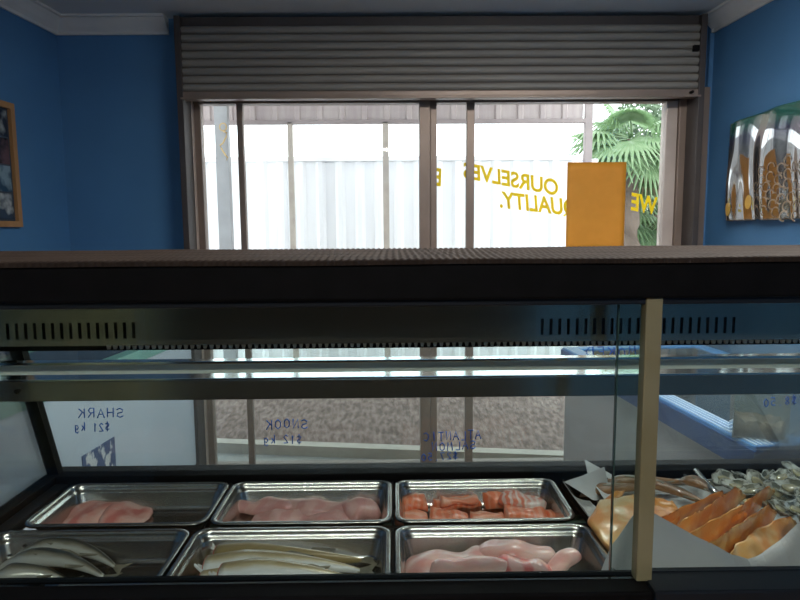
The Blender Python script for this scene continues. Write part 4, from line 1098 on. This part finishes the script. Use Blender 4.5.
for i, (px_, py_, z) in enumerate([(722, 480, .945), (740, 478, .948), (758, 483, .955), (738, 490, .960), (752, 494, .964), (764, 505, .968), (774, 494, .974), (782, 480, .972),
                                   (798, 478, .972), (792, 492, .98), (806, 500, .975), (778, 512, .966), (794, 512, .968), (812, 486, .965), (815, 515, .96), (762, 478, .945), (750, 505, .952), (805, 525, .955)]):
    spots.append((px_, py_, z))
olabs = ['leftmost oyster, beside the steel divider rod', 'oyster in the back row, second from the divider rod', 'oyster half hidden behind the strip tip', 'open oyster just left of the longest strip tip',
         'open oyster resting against the longest strip', 'tilted pale oyster below the longest strip tip', 'yellowish oyster in the middle of the heap', 'oyster standing at the back of the heap',
         'topmost pale oyster at the back right of the heap', 'large glossy oyster on the right of the heap', 'oyster at the picture edge, middle height', 'lowest oyster above the golden strip',
         'low grey oyster near the front paper fold', 'oyster at far right back, partly out of frame', 'oyster at the right edge near the paper', 'dark oyster deep at the back under the glass', 'oyster tucked under the middle strips', 'frontmost oyster at the right picture edge']
for i, (px_, py_, z) in enumerate(spots):
    r_ = oyster(i * 5 + 3)
    p = atz(px_, py_, z); p.y = min(p.y, YFb - .055)
    r_.location = p; rnd = random.Random(i)
    r_.rotation_euler = (R(rnd.uniform(-5, 55)), R(rnd.uniform(-25, 25)), R(rnd.uniform(-70, 70)))
    s_ = rnd.uniform(.65, .9); r_.scale = (s_, s_, s_)
    tag(r_, 'grey-white ' + olabs[i] if 'pale' not in olabs[i] and 'grey' not in olabs[i] and 'yellow' not in olabs[i] else olabs[i], 'oyster', 'heap of oysters')

# ----------------------------------------------------------------- lights
w = bpy.data.worlds.new('sky'); SC.world = w; w.use_nodes = True
nt = w.node_tree; nt.nodes.clear()
bg = nt.nodes.new('ShaderNodeBackground'); out = nt.nodes.new('ShaderNodeOutputWorld')
bg.inputs[0].default_value = (.90, .95, 1.0, 1); bg.inputs[1].default_value = 5.4
nt.links.new(bg.outputs[0], out.inputs[0])
pd = bpy.data.lights.new('window_portal', 'AREA'); pd.shape = 'RECTANGLE'; pd.size = WX1 - WX0; pd.size_y = zs0
pd.cycles.is_portal = True
po = bpy.data.objects.new('window_portal', pd); COL.objects.link(po); po.location = ((WX0 + WX1) / 2, YW + .13, zs0 / 2); po.rotation_euler = (R(-90), 0, 0)
# ceiling batten lamp, unseen, added to brighten the staff side
lf = empty('fill_light', (0, -1.35, ZC)); tag(lf, 'added unseen batten light on the ceiling over the staff area', 'fill light')
m = MB(); m.box(-.65, .65, -.05, .05, -.045, 0, .005); m.build('housing', M['cornice'], lf)
m = MB(); m.tube([(-.6, 0, -.065), (.6, 0, -.065)], .014, 10); m.build('tube', mat('fill_tube', (.9, .9, .9), .3, emis=((1, .95, .88), 40.0)), lf)
ld = bpy.data.lights.new('fill', 'AREA'); ld.shape = 'RECTANGLE'; ld.size = 1.2; ld.size_y = .06; ld.energy = 34; ld.color = (1, .95, .88)
lf2 = empty('fill_light', (.85, 1.6, ZC)); tag(lf2, 'added unseen batten light on the ceiling over the customer area', 'fill light')  # second unseen lamp, added to brighten the customer side
m = MB(); m.box(-.65, .65, -.05, .05, -.045, 0, .005); m.build('housing', M['cornice'], lf2)
m = MB(); m.tube([(-.6, 0, -.065), (.6, 0, -.065)], .014, 10); m.build('tube', mat('fill_tube', (.9, .9, .9), .3, emis=((1, .96, .9), 45.0)), lf2)
ld2 = ld.copy(); ld2.energy = 55
lo2 = bpy.data.objects.new('fill', ld2); COL.objects.link(lo2); lo2.location = (.85, 1.6, ZC - .085)
lo = bpy.data.objects.new('fill', ld); COL.objects.link(lo); lo.location = (0, -1.35, ZC - .085)

vs = SC.view_settings; vs.view_transform = 'Standard'; vs.look = 'None'; vs.gamma = 1; vs.exposure = -0.25; vs.use_curve_mapping = False
SC.cycles.max_bounces = 10; SC.cycles.transparent_max_bounces = 24; SC.cycles.diffuse_bounces = 5; SC.cycles.glossy_bounces = 5
SC.cycles.sample_clamp_indirect = 6
